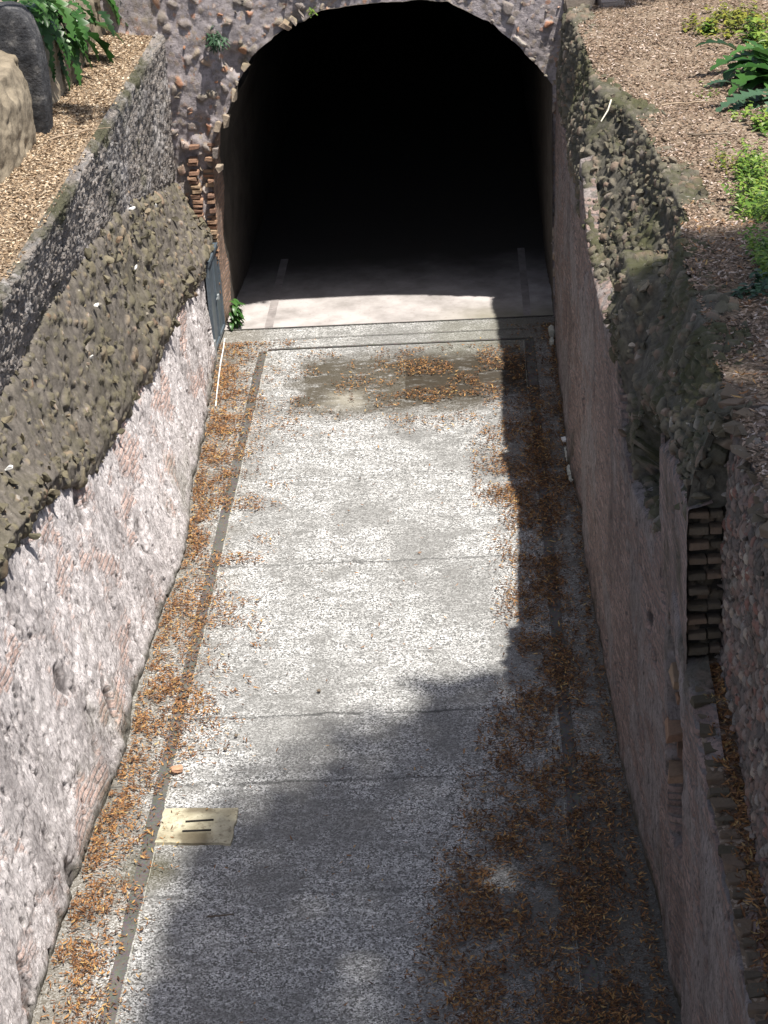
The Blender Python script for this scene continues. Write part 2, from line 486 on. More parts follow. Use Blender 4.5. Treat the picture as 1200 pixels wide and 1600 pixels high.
MT['green'] = mat_leaf('acanthus_green', [(0, (.015, .045, .012)), (.6, (.035, .105, .022)), (1, (.08, .18, .045))], .3, .35)
MT['grass'] = mat_leaf('weed_green', [(0, (.05, .11, .02)), (.5, (.14, .25, .035)), (.9, (.27, .36, .06)), (1, (.36, .42, .22))], .35, .5)
MT['ygreen'] = mat_leaf('yellow_green', [(0, (.09, .12, .02)), (1, (.34, .33, .05))], .3, .5)
MT['bluegreen'] = mat_leaf('blue_green', [(0, (.02, .05, .025)), (1, (.07, .14, .075))], .2, .45)
MT['treeleaf'] = mat_leaf('tree_leaves', [(0, (.025, .05, .015)), (1, (.07, .12, .03))], .25, .5)
MT['bark'] = mat_stone('bark', (.08, .06, .045), (.2, .16, .12), 8)
MT['marble'] = mat_stone('marble_fragment', (.42, .41, .34), (.62, .61, .52), 9, .3)
MT['white'] = mat_stone('white_marble_chip', (.75, .74, .70), (.88, .87, .84), 12, .3)
MT['terracotta'] = mat_stone('terracotta', (.34, .17, .10), (.52, .32, .21), 12, .3)
MT['drain'] = mat_stone('travertine', (.27, .24, .17), (.52, .48, .37), 5, .5)
MT['twig'] = mat_stone('twig', (.20, .14, .09), (.42, .33, .24), 20)
MT['paletwig'] = mat_stone('pale_twig', (.5, .45, .36), (.65, .6, .5), 20)
MT['black'] = mat_stone('dark_slot', (.012, .011, .01), (.02, .018, .016), 20)
MT['slab'] = None
def mat_drain():
    n = NT('travertine_cover', .85, .3)
    c = n.ramp(n.noise(5, 8, .7), [(.32, (.27, .24, .165)), (.6, (.50, .46, .34)), (.8, (.62, .58, .46))])
    o = n.xyz()
    dx = n.math('ABSOLUTE', n.math('SUBTRACT', n.math('ADD', o[0], n.math('MULTIPLY', n.noise(9, 4), .16)), -1.03))
    dy = n.math('ABSOLUTE', n.math('SUBTRACT', o[1], -10.56))
    st = n.math('MULTIPLY', n.rng(dx, .07, .16, 1, 0), n.rng(dy, .08, .16))
    c = n.mix(n.math('MULTIPLY', st, .8), c, (.10, .08, .05))
    c = n.mix(n.rng(n.noise(22, 6, .7), .52, .66, 0, .7), c, (.15, .125, .085))
    n.bump(n.noise(40, 6, .7), .8, .008); return n.out(c)
MT['drain'] = mat_drain()
def mat_steel():
    n = NT('grey_painted_steel', .45, .5)
    n.b.inputs['Metallic'].default_value = .25
    c = n.ramp(n.noise(9, 6, .6), [(.35, (.085, .11, .135)), (.7, (.14, .17, .20))])
    c = n.mix(n.rng(n.noise(30, 5, .7), .66, .74, 0, .7), c, (.17, .11, .07))
    n.bump(n.noise(60, 4), .15, .003); return n.out(c)
MT['steel'] = mat_steel()
MT['band_in'] = mat_stone('worn_band', (.16, .145, .14), (.33, .30, .29), 3, .3)
MT['galv'] = mat_stone('galvanised', (.22, .24, .25), (.36, .38, .39), 14, .15, .5)
def mat_slab():
    n = NT('weathered_slab', .85, .3)
    o = n.xyz()
    f = n.math('ADD', n.math('MULTIPLY', o[0], -1.0), n.math('MULTIPLY', o[2], -.75))
    f = n.math('ADD', f, n.math('MULTIPLY', n.math('SUBTRACT', n.noise(2.2, 6, .6), .5), .7))
    dk = n.ramp(n.noise(6, 8, .75), [(.38, (.03, .031, .035)), (.52, (.07, .07, .075)), (.66, (.22, .21, .20))])
    tn = n.ramp(n.noise(5, 8, .7), [(.3, (.14, .11, .075)), (.7, (.32, .26, .185))])
    c = n.mix(n.rng(f, -.20, .06), dk, tn)
    n.slab = True
    n.bump(n.noise(30, 7, .7), 1, .02); n.bump(n.noise(7, 7, .7), 1, .05); return n.out(c)
MT['slab'] = mat_slab()
MT['tufa'] = mat_stone('tufa_block', (.11, .09, .065), (.33, .275, .20), 3.2, 1.0)
# ------------------------------------------------------------------ surface builders
rng = np.random.default_rng(11)
def d_facing(P, amp=1.0, seed=0, plaster=0.0, mossz=None, pits=1.0):
    n = len(P)
    h = (fbm(P, 0.9, 3, seed) - .5) * .06 + (fbm(P, 6.0, 6, seed + 3, .72) - .5) * .055
    Q = P * np.array([3.2, 3.2, 2.1])
    d1, d2, k = voro(Q + fbm(P, 6, 3, seed + 9)[:, None] * .7, seed + 20)
    pit = ((k < .10 * pits) * sst(.50, .22, d1)) * (.4 + 3.5 * k)
    Q = P * np.array([16, 15, 6.])
    e1, e2, k2 = voro(Q + fbm(P, 20, 2, seed + 5)[:, None] * .8, seed + 30)
    pit2 = (k2 < .26 * pits) * sst(.55, .22, e1)
    pl = sst(.47, .56, fbm(P * np.array([1, .7, 1.1]), 1.6, 5, seed + 40, .6))   # plaster islands stand proud
    h = h + pl * .014 - pit * .075 - pit2 * .032
    moss = np.zeros(n) if mossz is None else mossz(P)
    return h * amp, {'plaster': plaster + (pl - .5) * .16, 'pit': np.clip(pit * 1.2 + pit2 * .7, 0, 1), 'moss': moss}
def d_rubble(P, seed=0, sc=9.0, amp=.05, big=.12, keep=.4, rnd=.35):
    W = np.stack([fbm(P, 5, 2, seed + 60), fbm(P, 5, 2, seed + 61), fbm(P, 5, 2, seed + 62)], 1) * .8
    d1, d2, k = voro(P * sc + W, seed + 50)
    e = d2 - d1
    st = (k > keep) * sst(.04, .22, e)
    h = (fbm(P, 1.4, 4, seed) - .5) * big + st * amp * (.3 + k) * (1 - rnd * d1) + (fbm(P, 16, 3, seed + 7) - .5) * .012
    return h, {'cid': (k - keep) / (1 - keep) % 1.0, 'stone': st}
def d_cobble(P, seed=0, sc=13.0, amp=.035):
    d1, d2, k = voro(P * sc, seed + 50, .8)
    h = (fbm(P, 1.2, 3, seed) - .5) * .08 + np.sqrt(np.clip((d2 - d1) * 1.8, 0, 1)) * amp * (.6 + .6 * k) + (fbm(P, 30, 2, seed) - .5) * .008
    return h, {'cid': k, 'stone': sst(.03, .15, d2 - d1)}

def sheet(name, G, disp, mat, parent, flip=False, smooth=True, chunks=None, edge=0, cidx=None, mask=None, post=None):
    nu, nv, _ = G.shape
    N = gridnormals(G)
    if flip: N = -N
    P = G.reshape(-1, 3); Nf = N.reshape(-1, 3)
    h, at_ = disp(P)
    if edge:                                           # fade displacement at the v ends
        v = np.tile(np.linspace(0, 1, nv), nu)
        h = h * sst(0, edge, v) * sst(0, edge, 1 - v)
    V = P + Nf * h[:, None]
    if post: V = post(V, P)
    F = gridfaces(nu, nv, flip=flip)
    FF = [F]; sm = [np.full(len(F), smooth)]
    if chunks:
        num, smin, smax, sink = chunks[:4]
        wfun = chunks[4] if len(chunks) > 4 else None
        m = num * (3 if wfun else 1)
        idx = rng.integers(0, len(P), m)
        if wfun:
            keep = rng.random(m) < wfun(P[idx]); idx = idx[keep][:num]
        cv, cf, cc = scatter_chunks(V[idx], Nf[idx], smin, smax, rng, sink=sink)
        FF.append(cf + len(V)); sm.append(np.full(len(cf), False))
        for k in at_:
            f = cc if k == 'cid' else (np.ones(len(cc)) if k == 'stone' else np.zeros(len(cc)))
            at_[k] = np.concatenate([at_[k], f])
        V = np.concatenate([V, cv])
    me = npmesh(name, V, FF, at_, np.concatenate(sm))
    return link(name, me, mat, parent)
def yseq(*segs):
    out = []
    for a, b, st in segs:
        out.append(np.arange(a, b - st * .3, st))
    out.append([segs[-1][1]])
    return np.concatenate(out)

# ------------------------------------------------------------------ pavement
def slab_sheet(name, x0, x1, y0, y1, z, mat, nx=2, ny=2, wob=0.0, parent=None):
    xs = np.linspace(x0, x1, nx); ys = np.linspace(y0, y1, ny)
    X, Y = np.meshgrid(xs, ys, indexing='ij')
    V = np.stack([X, Y, np.full_like(X, z)], 2)
    if wob:
        q = np.stack([X * 3, Y, X * 0], 2).reshape(-1, 3)
        V[:, :, 0] += ((fbm(q, 6, 3, 3) - .5) * wob).reshape(X.shape)
    me = npmesh(name, V.reshape(-1, 3), gridfaces(nx, ny), None, False)
    return link(name, me, MT[mat], parent)
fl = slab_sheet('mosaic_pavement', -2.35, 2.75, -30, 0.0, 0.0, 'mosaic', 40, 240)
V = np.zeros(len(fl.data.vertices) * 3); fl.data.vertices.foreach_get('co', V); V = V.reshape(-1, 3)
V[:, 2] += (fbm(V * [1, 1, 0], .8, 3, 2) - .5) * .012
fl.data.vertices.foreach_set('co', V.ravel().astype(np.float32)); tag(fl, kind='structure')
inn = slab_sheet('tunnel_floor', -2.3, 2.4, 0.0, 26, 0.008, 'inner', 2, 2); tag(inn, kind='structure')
BZ = .0135
for a in ((-1.49, -1.392, -30, -.80), (1.63, 1.73, -30, -.72)):
    tag(slab_sheet('dark_floor_band', a[0], a[1], a[2], a[3], BZ, 'band', 3, 900, .016), kind='structure')
tag(slab_sheet('dark_floor_band', -1.385, 1.625, -.76, -.72, BZ, 'band', 60, 2), kind='structure')
tag(slab_sheet('dark_floor_band', -1.385, 1.625, -.42, -.405, BZ, 'band', 40, 2), kind='structure')
tag(slab_sheet('dark_floor_band', -1.95, 2.0, -.028, -.006, BZ, 'band', 40, 2), kind='structure')
tag(slab_sheet('dark_floor_band', -1.49, -1.39, .02, 2.6, .0135, 'band_in', 3, 200, .01), kind='structure')
tag(slab_sheet('dark_floor_band', 1.64, 1.73, .02, 2.6, .0135, 'band_in', 3, 200, .01), kind='structure')
# thin pale border strips of the bands
for a in ((-1.387, -1.381), (1.607, 1.613)):
    o = slab_sheet('pale_band_edge', a[0] + .004, a[1], -30, -.8, BZ - .002, 'marble', 2, 500, .008); tag(o, kind='structure')

# ------------------------------------------------------------------ left ruined wall
BASE = [(-13.5, -1.95), (-12.5, -1.94), (-11.7, -1.91), (-10.5, -1.88), (-9.5, -1.80), (-8.6, -1.84), (-7.0, -1.80), (-6.7, -1.765), (-6.0, -1.75), (-5.4, -1.79), (-4.5, -1.85), (-3.2, -1.88), (-2.1, -1.93), (-1.1, -1.97), (-.95, -2.06), (0.1, -2.07)]
def xb(y): return float(np.interp(y, [b[0] for b in BASE], [b[1] for b in BASE]))
TOPL = [(-30, -2.4, 2.05), (-13, -2.4, 2.05), (-10.1, -2.4, 2.0), (-8.8, -2.36, 1.91), (-7.9, -2.31, 1.69), (-7.3, -2.27, 1.46), (-6.8, -2.24, 1.42), (-5.6, -2.21, 1.32), (-3.9, -2.18, 1.29), (-1.7, -2.11, 1.14), (-.9, -2.05, 1.10), (-.7, -2.075, 1.10), (.1, -2.09, 1.06)]
SL = [(-30, -2.66, 2.55), (-9.5, -2.66, 2.56), (-8.6, -2.62, 2.59), (-7.48, -2.57, 2.69), (-6.28, -2.5, 2.77), (-5.2, -2.45, 2.76), (-4.3, -2.41, 2.68), (-3.25, -2.4, 2.52), (-1.5, -2.4, 2.15), (0.1, -2.4, 1.85)]
def t3(T, y, c): return float(np.interp(y, [q[0] for q in T], [q[c] for q in T]))
def zledge(y): return float(np.interp(y, [-30, -10, -8.4, -6.5, 1], [3.4, 3.42, 3.47, 3.6, 3.6]))
def xledge(y): return float(np.interp(y, [-30, -10, -8.4, -6.5, 1], [-2.56, -2.56, -2.50, -2.37, -2.35]))
YS_ST = sorted(set([-30, -20] + [b[0] for b in BASE] + [t[0] for t in TOPL] + [s_[0] for s_ in SL]))
wallL = tag(empty('ruined_wall', (-2.2, -7, 0)), 'ruined left wall of pale lime plaster and brick, topped by a jutting olive rubble band and a dark upper face', 'wall')
st_low = [(y, [(xb(y) - .02, -.1), (xb(y), .05), (.5 * (xb(y) + t3(TOPL, y, 1)) + .0, .5 * t3(TOPL, y, 2)), (t3(TOPL, y, 1), t3(TOPL, y, 2)), (t3(TOPL, y, 1) - .1, t3(TOPL, y, 2) + .04)]) for y in YS_ST]
ysL = yseq((-30, -14, .25), (-14, .1, .0135))
G = sweep(st_low, ysL, 150)
sheet('lower_facing', G, lambda P: d_facing(P, 1.0, 1, 0.03, lambda P: .10 * sst(.9, 0.0, P[:, 2])), MT['face_l'], wallL, flip=False)
def zjit(y, a, s): return a * (float(fbm(np.array([[0, y, 0.]]), 1.3, 4, s)[0]) - .5)
ysf = list(np.arange(-14, .11, .1))
def band_prof(y):
    tx, tz = t3(TOPL, y, 1), t3(TOPL, y, 2); sx, sz = t3(SL, y, 1), t3(SL, y, 2)
    j = zjit(y, .30, 3) ; k = zjit(y, .2, 8)
    return [(tx - .12, tz - .10), (tx + .04, tz + j * .5 - .04), (tx + .075, tz + .12 + j * .5), (.5 * (tx + sx) + .05, .5 * (tz + sz) + k * .3), (sx + .02, sz - .02 + k), (sx - .10, sz + .12 + k)]
def d_band(P):
    h, a = d_rubble(P, 5, 8, .03, .12, .88, .2)
    h2, a2 = d_rubble(P, 105, 17, .018, 0, .84, .2)
    u = 1 - a['stone']; h = h + h2 * u; s2 = a2['stone'] * u
    a['cid'] = np.where(s2 > .4, a2['cid'], a['cid']); a['stone'] = np.clip(a['stone'] + s2, 0, 1)
    h += (fbm(P, 4, 3, 44, .5) - .5) * .06
    d1, d2, k = voro(P * 7.5, 144)
    h -= (k < .22) * sst(.45, .2, d1) * .07
    return h, a
st_b = [(y, band_prof(y)) for y in [-30, -20] + ysf]
G = sweep(st_b, yseq((-30, -14, .25), (-14, .1, .015)), 100)
sheet('rubble_band', G, lambda P: d_band(P), MT['band_rubble'], wallL, flip=False, smooth=True,
      chunks=(640, .012, .080, .0, lambda P: (P[:, 1] > -14) * (.35 + .65 * sst(.4, .6, fbm(P, 1.5, 3, 77)))))
st_u = [(y, [(t3(SL, y, 1) - .05, t3(SL, y, 2) - .15), (t3(SL, y, 1) + .0, t3(SL, y, 2) + .1), (xledge(y), zledge(y) - .03), (xledge(y) - .08, zledge(y) + .015)]) for y in [-30, -20] + ysf]
G = sweep(st_u, yseq((-30, -14, .25), (-14, .12, .0135)), 90)
def d_upper(P):
    h, a = d_facing(P, .9, 13, -.03, lambda P: .16 * sst(3.25, 3.6, P[:, 2]) + .1 * sst(-2, -.5, P[:, 1]) * sst(2.7, 2.2, P[:, 2]), 1.3)
    d1, d2, k = voro(P * [10, 10, 12.], 91)
    h += sst(.02, .2, d2 - d1) * .022 * k
    a['plaster'] = a['plaster'] + (k - .5) * .12
    return h, a
sheet('upper_facing', G, d_upper, MT['face_u'], wallL, flip=False, chunks=(700, .008, .035, .1, lambda P: (P[:, 1] > -14) * 1.0))
# white marble chips stuck in the band (seen as bright spots)
for (px, py, r) in ((207, 325, .055), (150, 478, .05), (143, 556, .035), (212, 418, .035), (12, 731, .045), (243, 322, .035)):
    p = at(px, py, 0, -2.30)
    for _ in range(30):                                # slide back onto the band surface
        q = band_prof(p[1]); zz = [a[1] for a in q]; xx = [a[0] for a in q]
        xs_ = np.interp(p[2], zz[1:5], xx[1:5]) + .045
        p = at(px, py, 0, .5 * p[0] + .5 * xs_)
    cv, cf, cc = scatter_chunks([p], [np.array([1, 0, 0.])], r, r + .001, rng, sink=.3)
    link('marble_chip', npmesh('marble_chip', cv, cf), MT['white'], wallL)

# left ledge of earth and chippings
def hL(x, y):
    q = np.stack([x, y, x * 0], 1)
    z = np.interp(y, [-30, -10, -8.4, -6.5, 1], [3.4, 3.42, 3.47, 3.6, 3.6])
    return z + (fbm(q, 1.5, 4, 31) - .5) * .07 + .05 * sst(-2.6, -2.95, x)
def top_sheet(name, xs, ys, hf, mat, kind='structure', clampx=None):
    X, Y = np.meshgrid(xs, ys, indexing='ij')
    if clampx: X = np.minimum(X, np.array([clampx(v) for v in ys])[None, :] - .05)
    Z = hf(X.ravel(), Y.ravel())
    q = np.stack([X.ravel(), Y.ravel(), Z], 1)
    Z = Z + (fbm(q, 22, 3, 8) - .5) * .015
    me = npmesh(name, np.stack([X.ravel(), Y.ravel(), Z], 1), gridfaces(len(xs), len(ys)), None, True)
    o = link(name, me, MT[mat]); 
    if kind: tag(o, kind=kind)
    return o
top_sheet('left_earth_ledge', np.linspace(-3.3, -2.42, 50), yseq((-30, -14, .3), (-14, 0.9, .03)), hL, 'earth_l', clampx=xledge)
tag(slab_sheet('left_ground', -45, -3.2, -45, 45, 3.38, 'earth_l'), kind='structure')

# ------------------------------------------------------------------ rear retaining wall behind the left ledge
rearw = tag(empty('retaining_wall', (-3.2, -2, 3.5)), 'low brown tufa retaining wall behind the left ledge, half hidden by acanthus', 'wall')
def rear_prof(y):
    zt = float(np.interp(y, [-12, -6, -4.2, -3, -1.5, .9], [4.3, 4.45, 4.45, 4.5, 4.42, 4.30]))
    xx = -2.97 + .05 * math.sin(y * 2.1)
    return [(xx + .02, 3.35), (xx, 3.6), (xx - .03, zt - .3), (xx - .10, zt - .05), (xx - .35, zt), (xx - .9, zt - .02)]
G = sweep([(y, rear_prof(y)) for y in np.arange(-12, 1.0, .3)], np.arange(-12, 1.05, .02), 90)
def d_tufa(P):
    h = (fbm(P, 1.5, 5, 70, .6) - .5) * .18 + (fbm(P, 8, 5, 72, .6) - .5) * .07
    d1, d2, k = voro(P * 4, 73)
    h -= (k < .2) * sst(.4, .15, d1) * .04
    return h, {}
sheet('tufa_face', G, d_tufa, MT['tufa'], rearw, flip=False)
G = np.zeros((12, 30, 3)); 
me = npmesh('bank', np.array([[-4.2, -30, 4.28], [-4.2, .9, 4.28], [-45, .9, 4.5], [-45, -30, 4.5], [-3.8, -30, 4.28], [-3.8, .9, 4.28]]), np.array([[0, 3, 2, 1], [4, 0, 1, 5]]))
tag(link('left_bank_ground', me, MT['earth_l']), kind='structure')

# rounded stone slab in the upper left corner
def build_slab():
    root = tag(empty('rounded_slab', (-3.1, -4.4, 3.55)), 'upright stone slab with a rounded dark top and tan stained foot on the left ledge, beside the acanthus', 'stone slab')
    pts = []
    for (px, py) in ((80, 213), (77, 150), (70, 100), (60, 60), (47, 28), (30, 12), (10, 8), (-15, 12), (-60, 20), (-120, 60), (-120, 260), (-60, 240), (20, 228)):
        p = at(px, py, 1, -4.2); pts.append((p[0], max(p[2], 3.5)))
    pts = np.array(pts)
    n = 140; cl = np.concatenate([pts, pts[:1]]); L = np.concatenate([[0], np.cumsum(np.linalg.norm(np.diff(cl, axis=0), axis=1))])
    s = np.linspace(0, L[-1], n, endpoint=False)
    O = np.stack([np.interp(s, L, cl[:, 0]), np.interp(s, L, cl[:, 1])], 1)
    c = O.mean(0)
    rings = []
    for (sc, yo) in ((.02, 0), (.3, 0), (.6, 0), (.85, 0), (.97, .0), (1, .02), (1, .16), (1, .3), (.97, .34), (.5, .34), (.02, .34)):
        q = c + (O - c) * sc
        rings.append(np.stack([q[:, 0], -4.2 + yo + q[:, 0] * 0 - .28 * (q[:, 0] - c[0]) , q[:, 1]], 1))
    G = np.stack(rings, 0); G = np.concatenate([G, G[:, :1]], 1)
    P = G.reshape(-1, 3)
    d = (fbm(P, 2.5, 4, 3) - .5) * .05 + (fbm(P, 14, 3, 9) - .5) * .02
    P = P + np.array([0, -1, 0.3]) * d[:, None]
    P -= np.array([-3.1, -4.4, 3.55])
    me = npmesh('slab_body', P, gridfaces(G.shape[0], G.shape[1]), None, True)
    link('slab_body', me, MT['slab'], root, (0, 0, 0))
build_slab()

# ------------------------------------------------------------------ tunnel mouth
OPEN = [(-2.00, -.05), (-1.97, .6), (-1.945, 1.4), (-1.93, 2.0), (-1.87, 2.35), (-1.72, 2.62), (-1.56, 2.98), (-1.36, 3.28), (-1.08, 3.52), (-.85, 3.62), (-.54, 3.77), (-.1, 3.83), (.33, 3.85), (.9, 3.80), (1.26, 3.60), (1.6, 3.36), (1.9, 3.02), (2.05, 2.80), (2.04, 2.4), (2.02, 1.5), (2.0, 0.7), (2.0, -.05)]
OUT_ = [(-2.7, -.05), (-2.7, .7), (-2.7, 1.5), (-2.9, 2.1), (-3.2, 2.7), (-3.5, 3.2), (-3.5, 3.9), (-3.3, 4.75), (-2.4, 4.8), (-1.6, 4.8), (-.9, 4.8), (-.2, 4.8), (.4, 4.8), (1.0, 4.75), (1.5, 4.6), (1.9, 4.3), (2.2, 4.12), (2.5, 4.1), (2.6, 3.2), (2.6, 2.0), (2.6, 1.0), (2.6, -.05)]
A = np.array(OPEN); B = np.array(OUT_)
L = np.concatenate([[0], np.cumsum(np.linalg.norm(np.diff(A, axis=0), axis=1))]); nu = 760
s = np.linspace(0, L[-1], nu)
a = np.stack([np.interp(s, L, A[:, 0]), np.interp(s, L, A[:, 1])], 1)
b = np.stack([np.interp(s, L, B[:, 0]), np.interp(s, L, B[:, 1])], 1)
# ragged rim
rg = (fbm(np.stack([s * 3, s * 0, s * 0], 1), 1.5, 5, 4) - .5) * .10 * sst(2.2, 2.8, a[:, 1])
dirv = (b - a) / np.linalg.norm(b - a, axis=1, keepdims=True)
a = a + dirv * rg[:, None] * .8
nv = 110; t = np.linspace(0, 1, nv) ** 1.15
XZ = a[:, None, :] * (1 - t)[None, :, None] + b[:, None, :] * t[None, :, None]
G = np.stack([XZ[:, :, 0], np.zeros((nu, nv)), XZ[:, :, 1]], 2)
portal = tag(empty('tunnel_portal', (0, 0, 0)), 'lilac rubble masonry arch framing the black tunnel at the far end of the passage', 'tunnel entrance')
def d_fac(P):
    h, at_ = d_rubble(P, 23, 9.5, .04, .16, .80)
    h2, a2 = d_rubble(P, 43, 19.0, .02, .0, .68)
    s2 = a2['stone'] * (1 - at_['stone'])
    at_['cid'] = np.where(s2 > .5, a2['cid'], at_['cid']); at_['stone'] = np.clip(at_['stone'] + s2 * .8, 0, 1)
    h = h + h2 * .8 * (1 - at_['stone'])
    # sheared-off lower left part set back a little, hollows under the old arch facing
    h = h - .06 * sst(2.3, 1.8, P[:, 2]) * (P[:, 0] < 0)
    d = np.hypot((P[:, 0] + 1.55), (P[:, 2] - 3.25)); h -= .10 * sst(.22, .05, d)
    d = np.hypot((P[:, 0] + 2.03), (P[:, 2] - 2.5) * .7); h -= .08 * sst(.16, .03, d)
    return h, at_
def rimpost(V, P):
    return V
sheet('arch_face', G, d_fac, MT['facade'], portal, flip=False, chunks=(420, .010, .055, .15, lambda P: (P[:, 0] > -3) * 1.0))
# vault and side walls of the tunnel
ys_t = np.concatenate([np.arange(-.03, 2.2, .02), np.linspace(2.3, 26, 40)])
nu2 = 420
s2 = np.linspace(0, L[-1], nu2)
a2 = np.stack([np.interp(s2, s, a[:, 0]), np.interp(s2, s, a[:, 1])], 1)
a3 = np.stack([np.interp(s2, L, A[:, 0]), np.interp(s2, L, A[:, 1])], 1)
G = np.zeros((len(ys_t), nu2, 3))
for i, y in enumerate(ys_t):
    k = float(sst(0, .3, np.array(y)))
    q = a2 * (1 - k) + (a3 + np.array([[.0, .05]]) * 1) * k
    q = q.copy()
    lf = (q[:, 0] < 0) & (q[:, 1] < 2.6)
    q[lf, 0] += .10 * min(1, max(0, y / 2.0))
    G[i, :, 0] = q[:, 0]; G[i, :, 2] = q[:, 1]; G[i, :, 1] = y
def d_tun(P):
    h = (fbm(P, 1.2, 4, 7) - .5) * .07 + (fbm(P, 12, 3, 8) - .5) * .02
    return h * sst(0, .25, P[:, 1]), {'plaster': -.12 + .5 * sst(.5, 1.0, P[:, 1]), 'moss': np.zeros(len(P)), 'pit': np.zeros(len(P))}
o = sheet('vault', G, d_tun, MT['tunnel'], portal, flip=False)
o.data.materials.append(MT['tunnelbrick'])
# facing of thin bricks on the left jamb, right inside the mouth
nf = len(o.data.polygons); nvv = nu2 - 1
mi = np.zeros(nf, int); fi = np.arange(nf) ; iy = fi // nvv; iu = fi % nvv
sel = (a3[iu, 0] < -1.8) & (ys_t[iy] < .62 + .12 * np.sin(a3[iu, 1] * 5))
if len(mi) == nf: mi[sel] = 1; o.data.polygons.foreach_set('material_index', mi.astype(np.int32))
me = npmesh('tunnel_end', np.array([[-3, 26, -.1], [3, 26, -.1], [3, 26, 5], [-3, 26, 5]]), np.array([[0, 1, 2, 3]]))
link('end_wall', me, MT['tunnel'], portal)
# toothed bricks of the left jamb
def brick_boxes(lst, jit=.004, seed=1):
    """lst of (center, size, cid) -> bevelled irregular boxes"""
    r = np.random.default_rng(seed); Vs = []; Fs = []; cc = []; off = 0
    for c, sz, cid, *rot in lst:
        bm = bmesh.new(); bmesh.ops.create_cube(bm, size=1)
        for v in bm.verts: v.co = Vector([v.co[i] * sz[i] + r.normal() * jit for i in range(3)])
        bmesh.ops.bevel(bm, geom=bm.edges[:], offset=min(sz) * .09, segments=2, affect='EDGES', clamp_overlap=True)
        bmesh.ops.triangulate(bm, faces=bm.faces[:])
        V = np.array([v.co[:] for v in bm.verts]) 
        V += (fbm(V + c, 30, 2, 5)[:, None] - .5) * jit * 2
        if rot: V = V @ np.array(Matrix.Rotation(rot[0], 3, 'Z')).T @ np.array(Matrix.Rotation(rot[1], 3, 'Y')).T
        V += np.array(c)
        Vs.append(V); Fs.append(np.array([[v.index for v in f.verts] for f in bm.faces]) + off); off += len(V); cc.append(np.full(len(V), cid)); bm.free()
    V = np.concatenate(Vs)
    return V, np.concatenate(Fs), {'cid': np.concatenate(cc), 'stone': np.ones(len(V))}
lst = []; r = random.Random(5); z = .03; i = 0
while z < 2.3:
    th = r.uniform(.03, .042)
    x1 = float(np.interp(z, [p[1] for p in OPEN[:5]], [p[0] for p in OPEN[:5]])) + .0
    miss = r.random() < (.10 if z < 1.1 else .42)
    if not miss:
        wv = r.uniform(.09, .17) if z < 1.2 else r.uniform(.05, .14)
        dpt = r.uniform(.10, .16) if z < 1.3 else r.uniform(.02, .15)
        lst.append(((x1 - wv / 2 + .005, -dpt / 2 + .05, z + th / 2), (wv, dpt, th), r.random()))
    if r.random() < .7 and z > .9:
        lst.append(((x1 - .19 - r.random() * .05, -.03 + r.random() * .03, z + th / 2), (.11, .12, th), r.random()))
    z += th + r.uniform(.014, .022)
for i, b_ in enumerate(lst):
    V, F, at_ = brick_boxes([b_], .005, 3 + i)
    link('jamb_brick', npmesh('jamb_brick', V, F, at_), MT['brick'], portal)
# blocks remaining on the arch rim
lst = []
for (px, py, sx, sz, ang) in ((448, 42, .14, .07, .8), (462, 33, .14, .035, .9), (472, 24, .12, .035, .95), (384, 105, .10, .09, .3), (366, 150, .07, .18, .2), (356, 190, .06, .15, .25), (341, 200, .07, .13, .2), (338, 240, .08, .16, .1), (345, 265, .07, .10, .0)):
    p = at(px, py, 1, -.08)
    lst.append(((p[0] - .015, -.03, p[2]), (sx * .8, .14, sz * .85), r.random(), 0.0, ang))
for i, b_ in enumerate(lst):
    V, F, at_ = brick_boxes([b_], .012, 9 + i)
    at_['cid'] = at_['cid'] * .35 + (.35 if i % 3 else .45)
    link('rim_block', npmesh('rim_block', V, F, at_), MT['facade'], portal)

# ground above the tunnel (behind the facade)
def hback(x, y):
    q = np.stack([x, y, x * 0], 1)
    z = 4.78 + np.clip(y, 0, 40) * .12 + (fbm(q, .7, 4, 3) - .5) * .2
    z = np.where(x > 1.6, np.interp(x, [1.6, 2.4], [4.7, 3.95]) + np.clip(y - .1, 0, 40) * .22, z) if True else z
    return z
top_sheet('ground_above_tunnel', np.linspace(-8, 14, 120), np.linspace(.02, 12, 90), hback, 'earth_r')

# ------------------------------------------------------------------ right ruined wall
XBR = [(-30, 2.2), (-16, 2.2), (-13.45, 2.18), (-13.3, 2.2), (-11.8, 2.19), (-10.7, 2.13), (-9.5, 2.07), (-8.0, 2.02), (-5.5, 2.0), (-3.6, 1.96), (0.05, 2.0)]
XTR = [(-30, 2.2), (-13.45, 2.18), (-12, 2.2), (-10.5, 2.13), (-9.5, 2.1), (-4.8, 2.1), (-4.6, 2.1), (.05, 2.1)]
ZTR = [(-30, 2.7), (-16.2, 2.69), (-14.5, 2.72), (-13.45, 2.93), (-13.40, 2.9), (-13.0, 3.0), (-12.2, 2.92), (-11.9, 2.86), (-10.9, 2.66), (-10.2, 2.55), (-9.9, 2.6), (-9.6, 3.1), (-8.6, 3.05), (-7.8, 2.92), (-6.9, 2.82), (-6.0, 2.78), (-5.5, 3.05), (-4.9, 3.3), (-4.7, 2.75), (.05, 2.7)]
def ip(T, y): return float(np.interp(y, [q[0] for q in T], [q[1] for q in T]))
wallR = tag(empty('ruined_wall', (2.3, -7, 0)), 'ruined right wall in shade, dull purple brick facing under dark mossy rubble and a bare brick pier', 'wall')
ysR = sorted(set([q[0] for q in XBR + XTR + ZTR] + list(np.arange(-16.5, 0.05, .15))))
